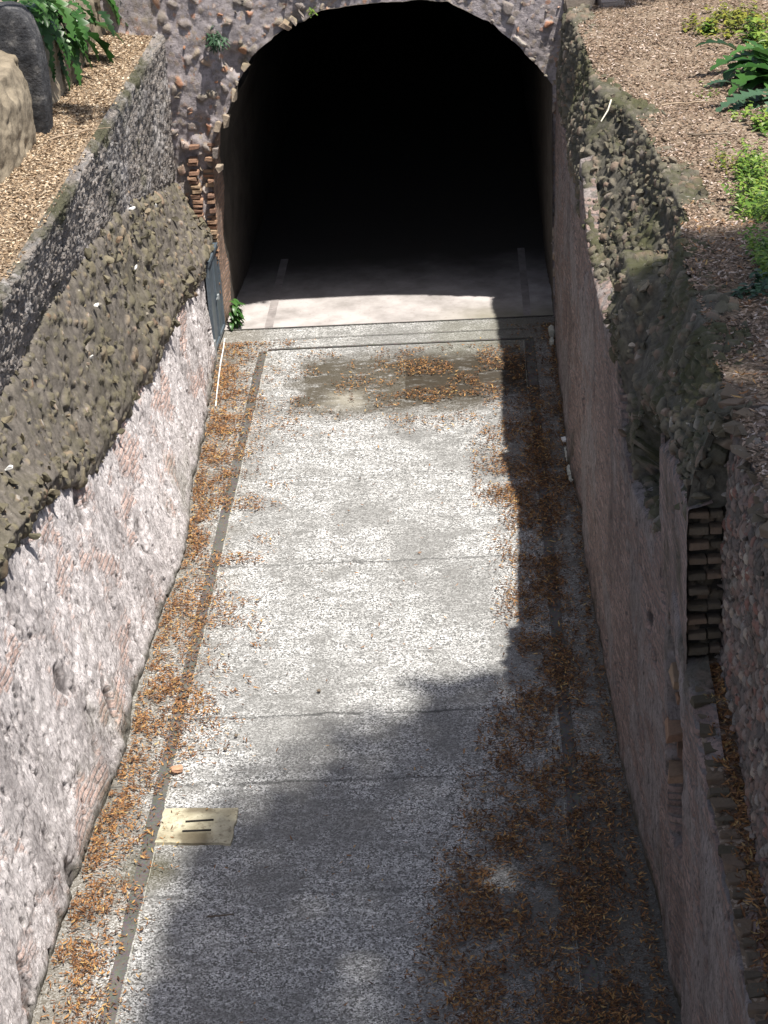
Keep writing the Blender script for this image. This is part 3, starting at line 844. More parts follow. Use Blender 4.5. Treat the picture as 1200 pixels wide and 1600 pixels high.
st_r = [(y, [(ip(XBR, y) + .02, -.1), (ip(XBR, y), .03), (.5 * (ip(XBR, y) + ip(XTR, y)), .5 * ip(ZTR, y)), (ip(XTR, y), ip(ZTR, y) - .01 + zjit(y, .14, 19)), (ip(XTR, y) + .12, ip(ZTR, y) + .03 + zjit(y, .14, 19))]) for y in ysR]
G = sweep(st_r, yseq((-30, -17, .3), (-17, .05, .0135)), 200)
def d_fr(P):
    h, a = d_facing(P, .75, 33, -.02, lambda P: .12 * sst(2.2, 3.4, P[:, 2]) + .07 * sst(.7, 0, P[:, 2]), .8)
    # broken cavity below the brick pier
    y, z = P[:, 1], P[:, 2] + (fbm(P, 5, 3, 3) - .5) * .2
    m = sst(-13.44, -13.38, y) * sst(-12.42, -12.52, y + (fbm(P, 4, 3, 8) - .5) * .3) * sst(1.15, 1.35, z) * sst(2.68, 2.55, z)
    m2 = sst(-13.44, -13.40, y) * sst(-12.5, -13.1, y) * sst(2.7, 2.5, z)
    h = h - m * .62 - m2 * .07
    a['pit'] = np.clip(a['pit'] + m * .8, 0, 1)  # cavity also coloured dark, painting in the shade of its depth
    return h, a
sheet('brick_facing', G, d_fr, MT['face_r'], wallR, flip=True)
# rubble above the facing
XE = [(-30, 2.45), (-16, 2.42), (-13.45, 2.40), (-12.5, 2.42), (-11.4, 2.45), (-10.4, 2.46), (-9.3, 2.56), (-8.75, 2.66), (-8.2, 2.73), (-6.8, 2.70), (-5.6, 2.62), (-4.8, 2.55), (-4.2, 2.36), (-3.7, 2.32), (.05, 2.24)]
ZE = [(-30, 4.4), (-13.5, 4.35), (-11.4, 4.22), (-9.4, 4.02), (-8.9, 3.92), (-8.6, 3.72), (.05, 3.70)]
def rub_prof(y):
    fx, fz = ip(XTR, y), ip(ZTR, y); ex, ez = ip(XE, y), ip(ZE, y)
    j = zjit(y, .25, 41)
    if y > -4.75: mid = [(fx + .03, fz + .25), (fx + .10, .5 * (fz + ez) + .1), (ex - .03, ez - .12)]
    elif y > -8.7:                                         # gentle broken slope, deep pocket at y ~ -7.5
        pk = math.exp(-((y + 7.9) / .5) ** 2)
        mid = [(fx + .14 + .12 * pk, fz + .02 - .22 * pk), (fx + .30 + .05 * pk, fz + .26 - .10 * pk + j * .3), (ex - .09, ez - .28)]
    elif y > -10.4: mid = [(fx + .02, fz + .28), (fx + .12, fz + .62), (ex - .06, ez - .22)]
    elif y > -11.93:                                       # recess with overhang
        mid = [(fx + .26, fz + .10), (fx + .22, fz + .50), (fx + .03, fz + .80)]
    else: mid = [(fx + .05, 3.82), (fx + .09, 3.98), (ex - .06, ez - .15)]
    s0 = (fx + .10, fz - .12) if y > -11.93 else (fx + .06, 3.70)
    s1 = (fx + .04, fz + .02) if y > -11.93 else (fx + .02, 3.80)
    return [s0, s1] + mid + [(ex, ez - .01), (ex + .25, ez - .03)]
yr = sorted(set(list(np.arange(-13.45, .05, .12)) + [-4.76, -4.74, -8.72, -8.69, -10.42, -10.38, -11.94, -11.92]))
G = sweep([(y, rub_prof(y)) for y in yr], yseq((-13.45, .05, .015)), 120, warp=.25)
sheet('rubble_core', G, lambda P: d_rubble(P, 15, 13.0, .035, .15, .55), MT['right_rubble'], wallR, flip=True,
      chunks=(1100, .012, .062, .12, lambda P: .1 + .9 * (P[:, 1] < -4.3)))
# brick pier: side face and toothed front
ysp = np.arange(-13.5, -11.93, .012)
G = sweep([(-13.5, [(2.193, 2.55), (2.185, 3.2), (2.19, 3.84), (2.32, 3.87)]), (-12.6, [(2.195, 2.7), (2.188, 3.2), (2.19, 3.7), (2.3, 3.78)]), (-11.9, [(2.20, 2.62), (2.195, 3.1), (2.195, 3.5), (2.3, 3.6)])], ysp, 110)
def d_pier(P):
    h, a = d_facing(P, .35, 53, -.15, lambda P: .05 + 0 * P[:, 2], .5)
    return h + .004, a
sheet('pier_side', G, d_pier, MT['face_r'], wallR, flip=True)
me = npmesh('pier_return', np.array([[2.19, -11.93, 2.5], [2.6, -11.93, 2.5], [2.6, -11.93, 3.7], [2.19, -11.93, 3.6]]), np.array([[0, 3, 2, 1]]))
link('pier_return', me, MT['face_r'], wallR)
lst = []; z = 2.965; rr = random.Random(2)
for k in range(10):
    h = rr.uniform(.032, .038)
    xj = 2.30 + rr.uniform(-.008, .008)
    lst.append((((2.195 + xj - .004) / 2, -13.452 + rr.uniform(-.006, .006), z + h / 2), (xj - .004 - 2.195, .07, h), rr.random()))
    if k != 4: lst.append((((xj + .004 + 2.37) / 2, -13.448 + rr.uniform(-.006, .006), z + h / 2), (2.37 - xj - .004, .07, h), rr.random()))
    z += .0905
V, F, at_ = brick_boxes(lst, .003, 21)
link('pier_brick', npmesh('pier_brick', V, F, at_), MT['pier_brick'], wallR)
# recessed core behind the bricks + rubble end above it
def end_sheet(name, x0, x1, z0, z1, y, disp, mat, n1, n2, chunks=None):
    X, Z = np.meshgrid(np.linspace(x0, x1, n1), np.linspace(z0, z1, n2), indexing='ij')
    G = np.stack([X, np.full_like(X, y), Z], 2)
    return sheet(name, G, disp, mat, wallR, flip=False, chunks=chunks)
end_sheet('pier_core', 2.19, 2.5, 2.85, 3.95, -13.425, lambda P: d_rubble(P, 3, 14, .01, .02, .5), MT['pier_brick'], 30, 80)
def ps(V, P): return V
X, Z = np.meshgrid(np.linspace(2.16, 2.62, 60), np.linspace(3.84, 4.36, 60), indexing='ij')
lim = np.interp(Z, [3.84, 4.0, 4.36], [2.19, 2.22, 2.34])
X = lim + (X - 2.16) * 1.3
G = np.stack([X, np.full_like(X, -13.44), Z], 2)
sheet('rubble_end', G, lambda P: d_rubble(P, 66, 11, .05, .12, .4), MT['right_rubble'], wallR, chunks=(60, .02, .07, .1))
# return of the near lower block (corner beyond the cavity)
me = npmesh('block_return', np.array([[2.175, -13.44, -.1], [2.6, -13.44, -.1], [2.6, -13.44, 2.88], [2.175, -13.44, 2.88]]), np.array([[0, 3, 2, 1]]))
link('block_return', me, MT['face_r'], wallR)
# bricks showing inside the cavity
lst = []
for (yy, zz, sy, sz, xx) in ((-12.56, 1.93, .2, .05, 2.25), (-12.58, 2.30, .24, .04, 2.27), (-12.54, 1.62, .2, .06, 2.25), (-12.5, 2.12, .16, .04, 2.31), (-12.6, 1.80, .14, .03, 2.31)):
    lst.append(((xx, yy, zz), (.16, sy, sz), rr.random()))
V, F, at_ = brick_boxes(lst, .01, 8)
link('cavity_brick', npmesh('cavity_brick', V, F, at_), MT['brick'], wallR)

# near low shelf between facing and cobble wall
def hS(x, y):
    q = np.stack([x, y, x * 0], 1)
    return np.interp(y, [-30, -16.2, -14.5, -13.45, -13.3], [2.7, 2.69, 2.73, 2.92, 2.94]) + (fbm(q, 4, 4, 12) - .5) * .09
top_sheet('low_wall_shelf', np.linspace(2.2, 2.62, 30), yseq((-30, -17, .4), (-17, -13.40, .02)), hS, 'earth_r')
# mossy bricks across the shelf
lst = []
for k in range(34):
    y = -13.6 - k * .115; 
    lst.append(((2.245 + rr.uniform(-.01, .012), y, float(hS(np.array([2.24]), np.array([y]))[0]) + rr.uniform(-.012, .012)), (rr.uniform(.07, .12), rr.uniform(.05, .10), .04), rr.random(), rr.uniform(-.15, .15), rr.uniform(-.15, .15)))
V, F, at_ = brick_boxes(lst, .007, 31)
link('shelf_brick', npmesh('shelf_brick', V, F, at_), MT['pier_brick'], wallR)

# cobble-cored wall at the right edge
cw = tag(empty('cobble_wall', (2.45, -15, 2.7)), 'near wall of small rounded reddish brown cobbles standing above the leafy shelf at the right edge', 'wall')
def cprof(y):
    return [(2.40, 2.5), (2.375, 2.85), (2.38, 3.5), (2.395, 4.15), (2.45, 4.36), (2.6, 4.38)]
G = sweep([(y, cprof(y)) for y in (-30, -13.40)], yseq((-30, -17, .3), (-17, -13.42, .011)), 170)
sheet('cobble_face', G, lambda P: d_cobble(P, 80, 15.0, .03), MT['cobble'], cw, flip=True, chunks=(420, .012, .035, .05, lambda P: (P[:, 1] > -17) * 1.0))
X, Z = np.meshgrid(np.linspace(2.375, 2.7, 12), np.linspace(2.85, 4.38, 40), indexing='ij')
me = npmesh('cobble_end', np.stack([X, np.full_like(X, -13.41), Z], 2).reshape(-1, 3), gridfaces(12, 40, flip=True), {'cid': np.random.default_rng(1).random(480), 'stone': np.ones(480)})
link('cobble_end', me, MT['cobble'], cw)
# flat tiles stepping along its crest
lst = []
for k in range(34):
    y = -13.2 - k * .11; s_ = rr.uniform(.06, .10)
    lst.append(((2.44 + rr.uniform(-.03, .03), y, 4.345 + rr.uniform(-.03, .03)), (s_, s_ * rr.uniform(.8, 1.1), rr.uniform(.022, .035)), rr.random(), .785 + rr.uniform(-.2, .2), rr.uniform(-.1, .25)))
V, F, at_ = brick_boxes(lst, .014, 13)
# cut corners so the tiles read as pointed wedges
link('crest_tile', npmesh('crest_tile', V, F, at_), MT['pier_brick'], cw)

# right ledge ground
def hR(x, y):
    q = np.stack([x, y, x * 0], 1)
    z = np.interp(y, [-30, -13.5, -11.4, -9.4, -8.95, -8.62, .3], [4.4, 4.37, 4.24, 4.03, 3.95, 3.71, 3.71])
    return z + (fbm(q, 1.1, 4, 51) - .5) * .10 + .05 * np.clip(x - 3.4, 0, 5) + (fbm(q, 6, 3, 5) - .5) * .03
XE_y = np.array([q[0] for q in XE]); XE_x = np.array([q[1] for q in XE])
ys = yseq((-30, -17, .3), (-17, .3, .03)); us = np.concatenate([np.linspace(0, .35, 60), np.linspace(.37, 1, 30)])
X = np.zeros((len(us), len(ys))); Y = np.tile(ys, (len(us), 1))
e = np.interp(ys, XE_y, XE_x) + .04
X = e[None, :] + (14 - e)[None, :] * us[:, None] ** 1.3
Z = hR(X.ravel(), Y.ravel()); q = np.stack([X.ravel(), Y.ravel(), Z], 1); q[:, 2] += (fbm(q, 22, 3, 8) - .5) * .018
tag(link('right_earth_ledge', npmesh('right_earth_ledge', q, gridfaces(len(us), len(ys)), None, True), MT['earth_r']), kind='structure')
tag(slab_sheet('right_ground', 13.5, 50, -45, 45, 4.6, 'earth_r'), kind='structure')
tag(slab_sheet('far_ground', -45, 50, 11.5, 70, 5.9, 'earth_r'), kind='structure')
tag(slab_sheet('near_ground', -45, 50, -70, -29.9, -.06, 'earth_r'), kind='structure')

# stone course at the top right, behind the ledge
lst = []
for (px0, px1, dz) in ((882, 930, .13), (932, 975, .12), (700, 760, .10), (765, 820, .11)):
    p0 = at(px0, 14, 1, -.05); p1 = at(px1, 14, 1, -.05)
    if px0 > 850: lst.append((((p0[0] + p1[0]) / 2, -.12, p0[2] + .05), (p1[0] - p0[0], .25, dz + .1), rr.random()))
V, F, at_ = brick_boxes(lst, .02, 17)
kb = tag(empty('stone_course', (2.7, -.1, 3.75)), 'grey stone blocks beside the arch crown at the far end of the right ledge', 'stones')
link('block', npmesh('block', V, F, at_), MT['facade'], kb)
# ------------------------------------------------------------------ litter
def floor_leaves():
    r = np.random.default_rng(3)
    def field(n, dens, x0, x1, y0, y1):
        x = r.uniform(x0, x1, n); y = r.uniform(y0, y1, n)
        q = np.stack([x, y, x * 0], 1)
        return q[r.random(n) < dens(x, y, q)]
    def clump(q, lo, hi, sc=2.2, s=3): return sst(lo, hi, fbm(q * [1, .8, 1], sc, 5, s, .62))
    # left strip
    def dl(x, y, q):
        c = -1.72 + .06 * np.sin(y * 1.3); wv = .22 + .10 * fbm(q * [0, 1, 0], .8, 2, 6)
        base = np.exp(-((x - c) / wv) ** 2)
        spill = .35 * clump(q, .52, .60, 3.0, 9) * sst(-.7, -1.3, x) * sst(-10.2, -8.5, y)
        g = clump(q, .30, .66, 5.5, 12)
        ed = np.array([1.0 * (a > b + .02) for a, b in zip(x, np.interp(y, [b_[0] for b_ in BASE], [b_[1] for b_ in BASE]))])
        return .9 * np.clip(base * (.10 + .9 * g) + spill, 0, 1) * ed
    L1 = field(110000, dl, -2.05, -.7, -13.6, -.5)
    # right strip
    def dr(x, y, q):
        w0 = np.interp(y, [-13.5, -11.5, -10, -8.5, -6, -4, -1], [.62, .75, 1.0, 1.32, 1.3, 1.35, 1.6])
        w1 = np.interp(y, [-13.5, -10.5, -8.6, -6, -4.6, -.5], [2.0, 1.95, 1.85, 1.78, 1.95, 2.0])
        m = sst(w0 - .25, w0 + .25, x) * sst(w1 + .1, w1 - .1, x)
        g = clump(q, .30, .66, 4.2, 22)
        far = .55 * sst(-1.0, -4.5, y) + .35
        e = .8 * np.exp(-((x - np.interp(y, [-13, -10.7, -8, 0], [2.12, 2.05, 1.96, 1.95])) / .05) ** 2)
        return np.clip(m * (.10 + .95 * g) * far + e * .6, 0, 1)
    R1 = field(140000, dr, .3, 2.2, -13.6, -.3)
    def dp(x, y, q):
        return clump(q, .40, .56, 3.2, 33) * sst(-1.3, -.8, x) * sst(-.8, -1.1, y) * (sst(-3.6, -2.6, y)) * (.45 + .55 * (x > .15)) + \
            .9 * sst(1.5, 1.35, x) * sst(.9, 1.15, x) * sst(-5.6, -5.0, y) * sst(-3.0, -3.8, y) * clump(q, .35, .5, 3.2, 44)
    P1 = field(30000, dp, -1.3, 1.6, -5.6, -.8)
    S1 = field(900, lambda x, y, q: .25 + .75 * clump(q, .5, .6, 1.5, 4), -1.4, 1.2, -13.5, -.5)
    return L1, R1, P1, S1
L1, R1, P1, S1 = floor_leaves()
up = lambda n: np.tile([0, 0, 1.0], (n, 1))
def put_litter(name, P, L0, L1_, mat, rg, nrm=None, **kw):
    V, F, at_ = leaves(P, up(len(P)) if nrm is None else nrm, L0, L1_, rg, **kw)
    o = link(name, npmesh(name, V, F, at_), MT[mat]); return tag(o, kind='stuff')
rl = np.random.default_rng(8)
def zf(P, z=.016):
    P = P.copy(); P[:, 2] = z + rl.random(len(P)) * .014; return P
put_litter('fallen_leaf_litter', zf(np.concatenate([L1, S1])), .014, .054, 'leaf_o', rl, tilt=.3, ratio=.24)
k = rl.random(len(R1)) < .45
put_litter('fallen_leaf_litter', zf(np.concatenate([R1[k], P1[::2]])), .016, .058, 'leaf_o', rl, tilt=.3, ratio=.22)
put_litter('damp_leaf_litter', zf(np.concatenate([R1[~k], P1[1::2]])), .018, .052, 'leaf_d', rl, tilt=.22, ratio=.25)
# ledges
n = 26000
x = rl.uniform(-3.05, -2.42, n); y = rl.uniform(-11, .3, n); m = rl.random(n) < np.where(x < np.interp(y, [-10, -8.4, -6.5], [-2.68, -2.62, -2.5]), .95, .3) * (x < np.interp(y, [-10, -8.4, -6.5], [-2.6, -2.54, -2.41]))
x, y = x[m], y[m]; P = np.stack([x, y, hL(x, y) + .004], 1)
put_litter('tan_leaf_litter', P, .015, .05, 'chip_l', rl, ratio=.4, tilt=.35)
n = 60000
y = -14.6 * rl.random(n) ** .9; e = np.interp(y, XE_y, XE_x); x = e + .02 + 2.3 * rl.random(n) ** 1.25
q = np.stack([x, y, x * 0], 1); m = rl.random(n) < (.35 + .65 * sst(.35, .55, fbm(q, 2.5, 4, 3)))
x, y = x[m], y[m]; P = np.stack([x, y, hR(x, y) + .003], 1)
put_litter('brown_leaf_litter', P, .012, .05, 'chip_r', rl, ratio=.38, tilt=.3)
n = 2600
y = rl.uniform(-16.6, -13.5, n); x = rl.uniform(2.23, 2.39, n); m = rl.random(n) < sst(2.24, 2.36, x) + .15; x, y = x[m], y[m]
put_litter('shelf_leaf_litter', np.stack([x, y, hS(x, y) + .012], 1), .03, .06, 'leaf_o', rl, ratio=.2, tilt=.35)
n = 500
y = rl.uniform(-13.4, -8.9, n); e = np.interp(y, XE_y, XE_x); x = e + rl.uniform(0, .9, n)
put_litter('narrow_leaf_litter', np.stack([x, y, hR(x, y) + .012], 1), .04, .075, 'leaf_o', rl, ratio=.16, tilt=.25)

# ------------------------------------------------------------------ gate, cable, drain, fragments
def boxes_mesh(name, lst, mat, parent, bev=.004):
    bm = bmesh.new()
    for (a, b_) in lst:
        g = bmesh.ops.create_cube(bm, size=1)['verts']
        a = Vector(a); b_ = Vector(b_)
        for v in g: v.co = Vector([(a[i] + b_[i]) / 2 + v.co[i] * abs(b_[i] - a[i]) for i in range(3)])
    bmesh.ops.bevel(bm, geom=bm.edges[:], offset=bev, segments=1, affect='EDGES')
    me = bpy.data.meshes.new(name); bm.to_mesh(me); bm.free()
    me.materials.append(mat)
    o = bpy.data.objects.new(name, me); COL.objects.link(o); o.parent = parent; return o
gate = tag(empty('metal_gate', (-2.0, -.88, .06), rad(-1.5)), 'blue grey steel gate leaf folded back against the pale left wall by the tunnel mouth', 'gate')
boxes_mesh('top_rail', [((-.03, 0, 1.03), (.03, .86, 1.08))], MT['steel'], gate)
boxes_mesh('stile', [((-.022, 0, 0), (.022, .05, 1.029))], MT['steel'], gate)
boxes_mesh('stile', [((-.022, .81, 0), (.022, .86, 1.029))], MT['steel'], gate)
boxes_mesh('mid_bar', [((-.02, .40, .052), (.024, .43, 1.028))], MT['steel'], gate)
boxes_mesh('bottom_rail', [((-.021, .051, 0), (.021, .809, .05))], MT['steel'], gate)
boxes_mesh('sheet_panel', [((-.008, .051, .051), (.004, .399, 1.028)), ((-.008, .431, .051), (.004, .809, 1.028))], MT['steel'], gate, .001)
boxes_mesh('latch', [((.025, .41, .50), (.045, .46, .56)), ((.025, .34, .52), (.033, .409, .535))], MT['galv'], gate, .002)
boxes_mesh('foot_plate', [((-.025, -.07, -.05), (.028, -.002, .16))], MT['galv'], gate, .003)

def tube(name, pts, r0, r1, mat, parent=None, seg=7, loc=None):
    pts = np.array(pts, float); V = []; F = []
    for i, p in enumerate(pts):
        t = pts[min(i + 1, len(pts) - 1)] - pts[max(i - 1, 0)]; t /= np.linalg.norm(t)
        a = np.cross(t, [0, 0, 1.]); a = a / np.linalg.norm(a) if np.linalg.norm(a) > .1 else np.array([1., 0, 0]); b = np.cross(t, a)
        r_ = r0 + (r1 - r0) * i / (len(pts) - 1)
        for k in range(seg):
            th = 2 * math.pi * k / seg; V.append(p + (a * math.cos(th) + b * math.sin(th)) * r_)
    for i in range(len(pts) - 1):
        for k in range(seg):
            F.append([i * seg + k, i * seg + (k + 1) % seg, (i + 1) * seg + (k + 1) % seg, (i + 1) * seg + k])
    return link(name, npmesh(name, np.array(V), np.array(F), None, True), mat, parent, loc)
cp = [at(px, py, 2, .03) for px, py in ((351, 529), (349, 545), (345, 565), (343, 580), (341, 597), (339, 612), (337, 635))]
tag(tube('cable', cp, .008, .007, MT['white']), 'thin white cable running along the left kerb just in front of the gate', 'cable')
dr = tag(empty('drain_cover', (-1.11, -10.56, 0)), 'pale stone drain cover with two parallel slots in the floor by the left dark band', 'drain cover')
dpts = [at(px, py, 2, 0.02) for px, py in ((257, 1263), (373, 1262), (361, 1317), (243, 1316))]
c0 = sum(dpts) / 4
nn = 16
Gd = np.zeros((nn, nn, 3))
for i in range(nn):
    for j in range(nn):
        u, v = i / (nn - 1), j / (nn - 1)
        Gd[i, j] = dpts[0] * (1 - u) * (1 - v) + dpts[1] * u * (1 - v) + dpts[2] * u * v + dpts[3] * (1 - u) * v
P = Gd.reshape(-1, 3); P[:, 0] += (fbm(P, 14, 4, 3, .7) - .5) * .035; P[:, 1] += (fbm(P, 14, 4, 4, .7) - .5) * .035; P[:, 2] = .0195
n0 = len(P); rim = [i * nn for i in range(nn)] + [(nn - 1) * nn + j for j in range(1, nn)] + [i * nn + nn - 1 for i in range(nn - 2, -1, -1)] + [j for j in range(nn - 2, 0, -1)]
Pb = P[rim].copy(); Pb[:, 2] = -.02
Fb = np.array([[rim[i], rim[(i + 1) % len(rim)], n0 + (i + 1) % len(rim), n0 + i] for i in range(len(rim))])
link('cover_plate', npmesh('cover_plate', np.concatenate([P, Pb]), [gridfaces(nn, nn, flip=True), Fb]), MT['drain'], dr)
for (a_, b_) in (((290, 1284), (334, 1281)), ((285, 1299), (330, 1297))):
    p, q = at(*a_, 2, .0215), at(*b_, 2, .0215)
    tube('slot', [p, p * .6 + q * .4, q], .010, .009, MT['black'], dr)

def stone_obj(name, px, py, size, mat, label, cat, z=.02, axes=(1, .6, .4), rz=0, seed=0, group=None):
    p = at(px, py, 2, z)
    r = np.random.default_rng(seed)
    bm = bmesh.new(); bmesh.ops.create_cube(bm, size=1)
    for v in bm.verts: v.co = Vector([v.co[i] * size * axes[i] * (1 + r.uniform(-.16, .16)) for i in range(3)])
    bmesh.ops.bevel(bm, geom=bm.edges[:], offset=size * .06, segments=2, affect='EDGES')
    bmesh.ops.subdivide_edges(bm, edges=bm.edges[:], cuts=1, use_grid_fill=True)
    for v in bm.verts: v.co += Vector(r.normal(size=3)) * size * .015
    me = bpy.data.meshes.new(name); bm.to_mesh(me); bm.free()
    o = link(name, me, MT[mat], None, (p[0], p[1], z + size * axes[2] * .4)); o.rotation_euler = (0, 0, rz)
    return tag(o, label, cat, group)
stone_obj('brick_fragment', 276, 1204, .085, 'terracotta', 'broken reddish brick fragment on the left dark band, beyond the drain cover', 'brick', axes=(1, .8, .4), rz=.3, seed=3)
stone_obj('stone_fragment', 889, 713, .26, 'marble', 'longest pale greenish stone fragment lying against the foot of the right wall', 'stone', axes=(.26, 1.15, .22), rz=.05, seed=4)
stone_obj('stone_fragment', 892, 738, .22, 'marble', 'middle pale stone fragment at the right wall foot, touching the longest one', 'stone', axes=(.3, .9, .25), rz=-.03, seed=5)
stone_obj('stone_fragment', 893, 750, .10, 'marble', 'small pale stone fragment nearest the viewer in the row at the right wall foot', 'stone', axes=(.5, 1, .35), rz=.1, seed=6)
stone_obj('stone_fragment', 882, 689, .09, 'white', 'small whitish stone chip just beyond the row of fragments at the right wall foot', 'stone', axes=(.6, 1.1, .4), rz=.2, seed=7)
stone_obj('stone_fragment', 862, 523, .20, 'marble', 'upright greenish stone piece at the right wall foot near the tunnel threshold', 'stone', axes=(.3, 1.1, .5), rz=0, seed=8)
stone_obj('stone_fragment', 862, 537, .12, 'marble', 'small greenish stone piece leaning just before the upright one near the threshold', 'stone', axes=(.35, 1.0, .5), rz=0, seed=9)
def twig(px, py, Lm, ang, label, mat='twig', z=.03, r=.006, cat='twig', ax=2, branch=False, group=None):
    p = at(px, py, ax, z); rr_ = np.random.default_rng(int(px + py))
    pts = []
    for i in range(8):
        t = i / 7 - .5
        pts.append([math.cos(ang) * t * Lm + rr_.normal() * Lm * .02, math.sin(ang) * t * Lm + rr_.normal() * Lm * .02, .01 + rr_.random() * .012])
    o = tube('twig', pts, r, r * .5, MT[mat], None, 6, loc=(p[0], p[1], p[2])); return tag(o, label, cat, group)
twig(325, 1175, .17, .05, 'short straight dark twig on the mosaic just up from the brick fragment', 'bark', .02, .005)
twig(345, 1433, .18, .15, 'brown curled seed cluster twig on the shaded mosaic below the drain cover', 'bark', .02, .008)
twig(232, 1440, .10, -.1, 'tiny dark twig on the mosaic close to the near end of the left dark band', 'bark', .02, .004)
twig(395, 1490, .07, -.4, 'tiny bent twig alone on the dark mosaic in the lower middle of the passage', 'bark', .02, .004)
twig(100, 215, .62, .7, 'bent grey brown branch lying on the tan litter of the left ledge, before the slab', 'twig', 3.62, .012)
twig(145, 205, .35, .3, 'thin twig on the left ledge litter beside the bent branch', 'twig', 3.62, .006)
o = tube('dry_stalk', [at(955, 156, 1, -4.9), at(950, 172, 1, -5.0), at(939, 190, 1, -5.1)], .009, .006, MT['paletwig']); tag(o, 'pale dry stalk leaning on the rubble edge of the right ledge', 'stalk')
twig(1080, 163, .55, .15, 'long dark twig lying across the pinkish litter of the right ledge', 'twig', 3.73, .010)
twig(1110, 212, .35, -.1, 'short dark twig on the right ledge nearer than the long one', 'bark', 3.73, .010)
for i, (px, py) in enumerate(((143, 1354), (217, 1184), (222, 1452), (369, 1150), (352, 1171), (498, 1080))):
    p = at(px, py, 2, .02); b_ = bmesh.new(); bmesh.ops.create_icosphere(b_, subdivisions=2, radius=.016)
    for v in b_.verts: v.co *= 1 + .12 * math.sin(v.co.x * 200 + i) ; v.co.z *= .8
    me = bpy.data.meshes.new('seed_pod'); b_.to_mesh(me); b_.free()
    o = link('seed_pod', me, MT['bark'], None, (p[0], p[1], .026))
    tag(o, ['round dark seed pod in the leaf strip left of the drain cover', 'seed pod on the left band beside the brick fragment', 'black seed pod on bare mosaic just before the drain cover, next to a tiny twig', 'seed pod on bright mosaic farther up the passage than the short straight twig', 'seed pod just beyond the short straight dark twig', 'lone seed pod in the middle of the sunlit mosaic'][i], 'seed pod', 'seed pods on the floor')

# ------------------------------------------------------------------ plants
def leaf_strip(base, d, upv, L, W, droop, lobes, rg, fold=.25, nseg=18):
    """one lobed leaf as vertex rows (left, mid, right)"""
    d = np.array(d, float); d /= np.linalg.norm(d); upv = np.array(upv, float)
    side = np.cross(d, upv); side /= np.linalg.norm(side) + 1e-9
    V = []; p = np.array(base, float); cur = d.copy()
    for i in range(nseg + 1):
        t = i / nseg
        env = math.sin(math.pi * min(1, t * .92 + .08) ** .8) ** .8 if t < 1 else 0
        lb = 1.0 if not lobes else .45 + .55 * abs(math.sin(math.pi * lobes * t))
        wv = W * max(env, .03) * lb
        nrm = np.cross(side, cur)
        sw = wv * (1 if i % 2 or not lobes else .8)
        V += [p + side * sw + nrm * fold * sw + cur * (wv * .35 if lobes else 0), p.copy(), p - side * sw + nrm * fold * sw + cur * (wv * .35 if lobes else 0)]
        cur = cur + np.array([0, 0, -1]) * droop / nseg; cur /= np.linalg.norm(cur)
        p = p + cur * L / nseg
    V = np.array(V)
    F = gridfaces(nseg + 1, 3)
    return V, F
def plant(name, leaves_, mat, label, cat, loc, group=None, kind=None, stems=None):
    Vs = []; Fs = []; tt = []; off = 0
    for (V, F, t) in leaves_:
        Vs.append(V); Fs.append(F + off); off += len(V); tt.append(np.full(len(V), t))
    root = tag(empty(name, loc), label, cat, group)
    V = np.concatenate(Vs)
    link('foliage', npmesh('foliage', V, np.concatenate(Fs), {'tint': np.concatenate(tt)}, True), MT[mat], root)
    if stems is not None: 
        tube('stem', stems, .012, .006, MT['twig'], root); root.children[-1].location = -Vector(loc)
    return root
def acanthus(bases, n, L, W, dirf, mat, label, seed, droop=1.6, lobes=6, name='acanthus'):
    rg = np.random.default_rng(seed); ls = []
    for k in range(n):
        b = np.array(bases[rg.integers(len(bases))]) + rg.normal(size=3) * [.10, .14, .06]
        d = dirf(rg); l = L * rg.uniform(.65, 1.25)
        V, F = leaf_strip(b, d, (0, 0, 1), l, W * rg.uniform(.7, 1.2) * l / L, droop * rg.uniform(.6, 1.4), lobes, rg, fold=rg.uniform(.05, .4))
        ls.append((V, F, rg.random()))
    c = np.mean(bases, axis=0)
    return plant(name, ls, mat, label, 'plant', tuple(c))
bs = [at(px, py, 0, -3.05) + np.array([-.10, 0, 0]) for px, py in ((60, 15), (85, 20), (95, 30), (110, 20), (70, 0), (120, 10), (95, 50), (45, 5))]
acanthus(bs, 85, .42, .085, lambda g: (g.uniform(.1, .8), g.uniform(-1, .5), g.uniform(-.3, .7)), 'green', 'glossy green acanthus clump spilling over the brown retaining wall at top left', 21, 2.2)
bs = [at(px, py, 0, -3.0) + np.array([-.06, 0, 0]) for px, py in ((82, 60), (95, 70), (105, 90), (90, 85))]
acanthus(bs, 34, .36, .06, lambda g: (g.uniform(.05, .4), g.uniform(-.5, .5), g.uniform(-1, .1)), 'green', 'narrow trailing green acanthus tuft hanging lowest down the retaining wall', 22, 2.5)
bs = [at(px, py, 0, -3.0) + np.array([-.06, 0, 0]) for px, py in ((112, 30), (120, 40))]
acanthus(bs, 3, .62, .15, lambda g: (g.uniform(.4, .7), g.uniform(-.2, .5), g.uniform(-.1, .2)), 'green', 'single broad bright acanthus leaf arching right over the retaining wall', 23, 2.2, 5)
bs = [at(px, py, 0, -3.0) + np.array([-.06, 0, 0]) for px, py in ((155, -12), (160, 0))]
acanthus(bs, 6, .46, .10, lambda g: (g.uniform(.3, .6), g.uniform(-.3, .3), g.uniform(-.4, .2)), 'green', 'small separate drooping acanthus leaf at the far end of the retaining wall', 24, 2.2, 5)
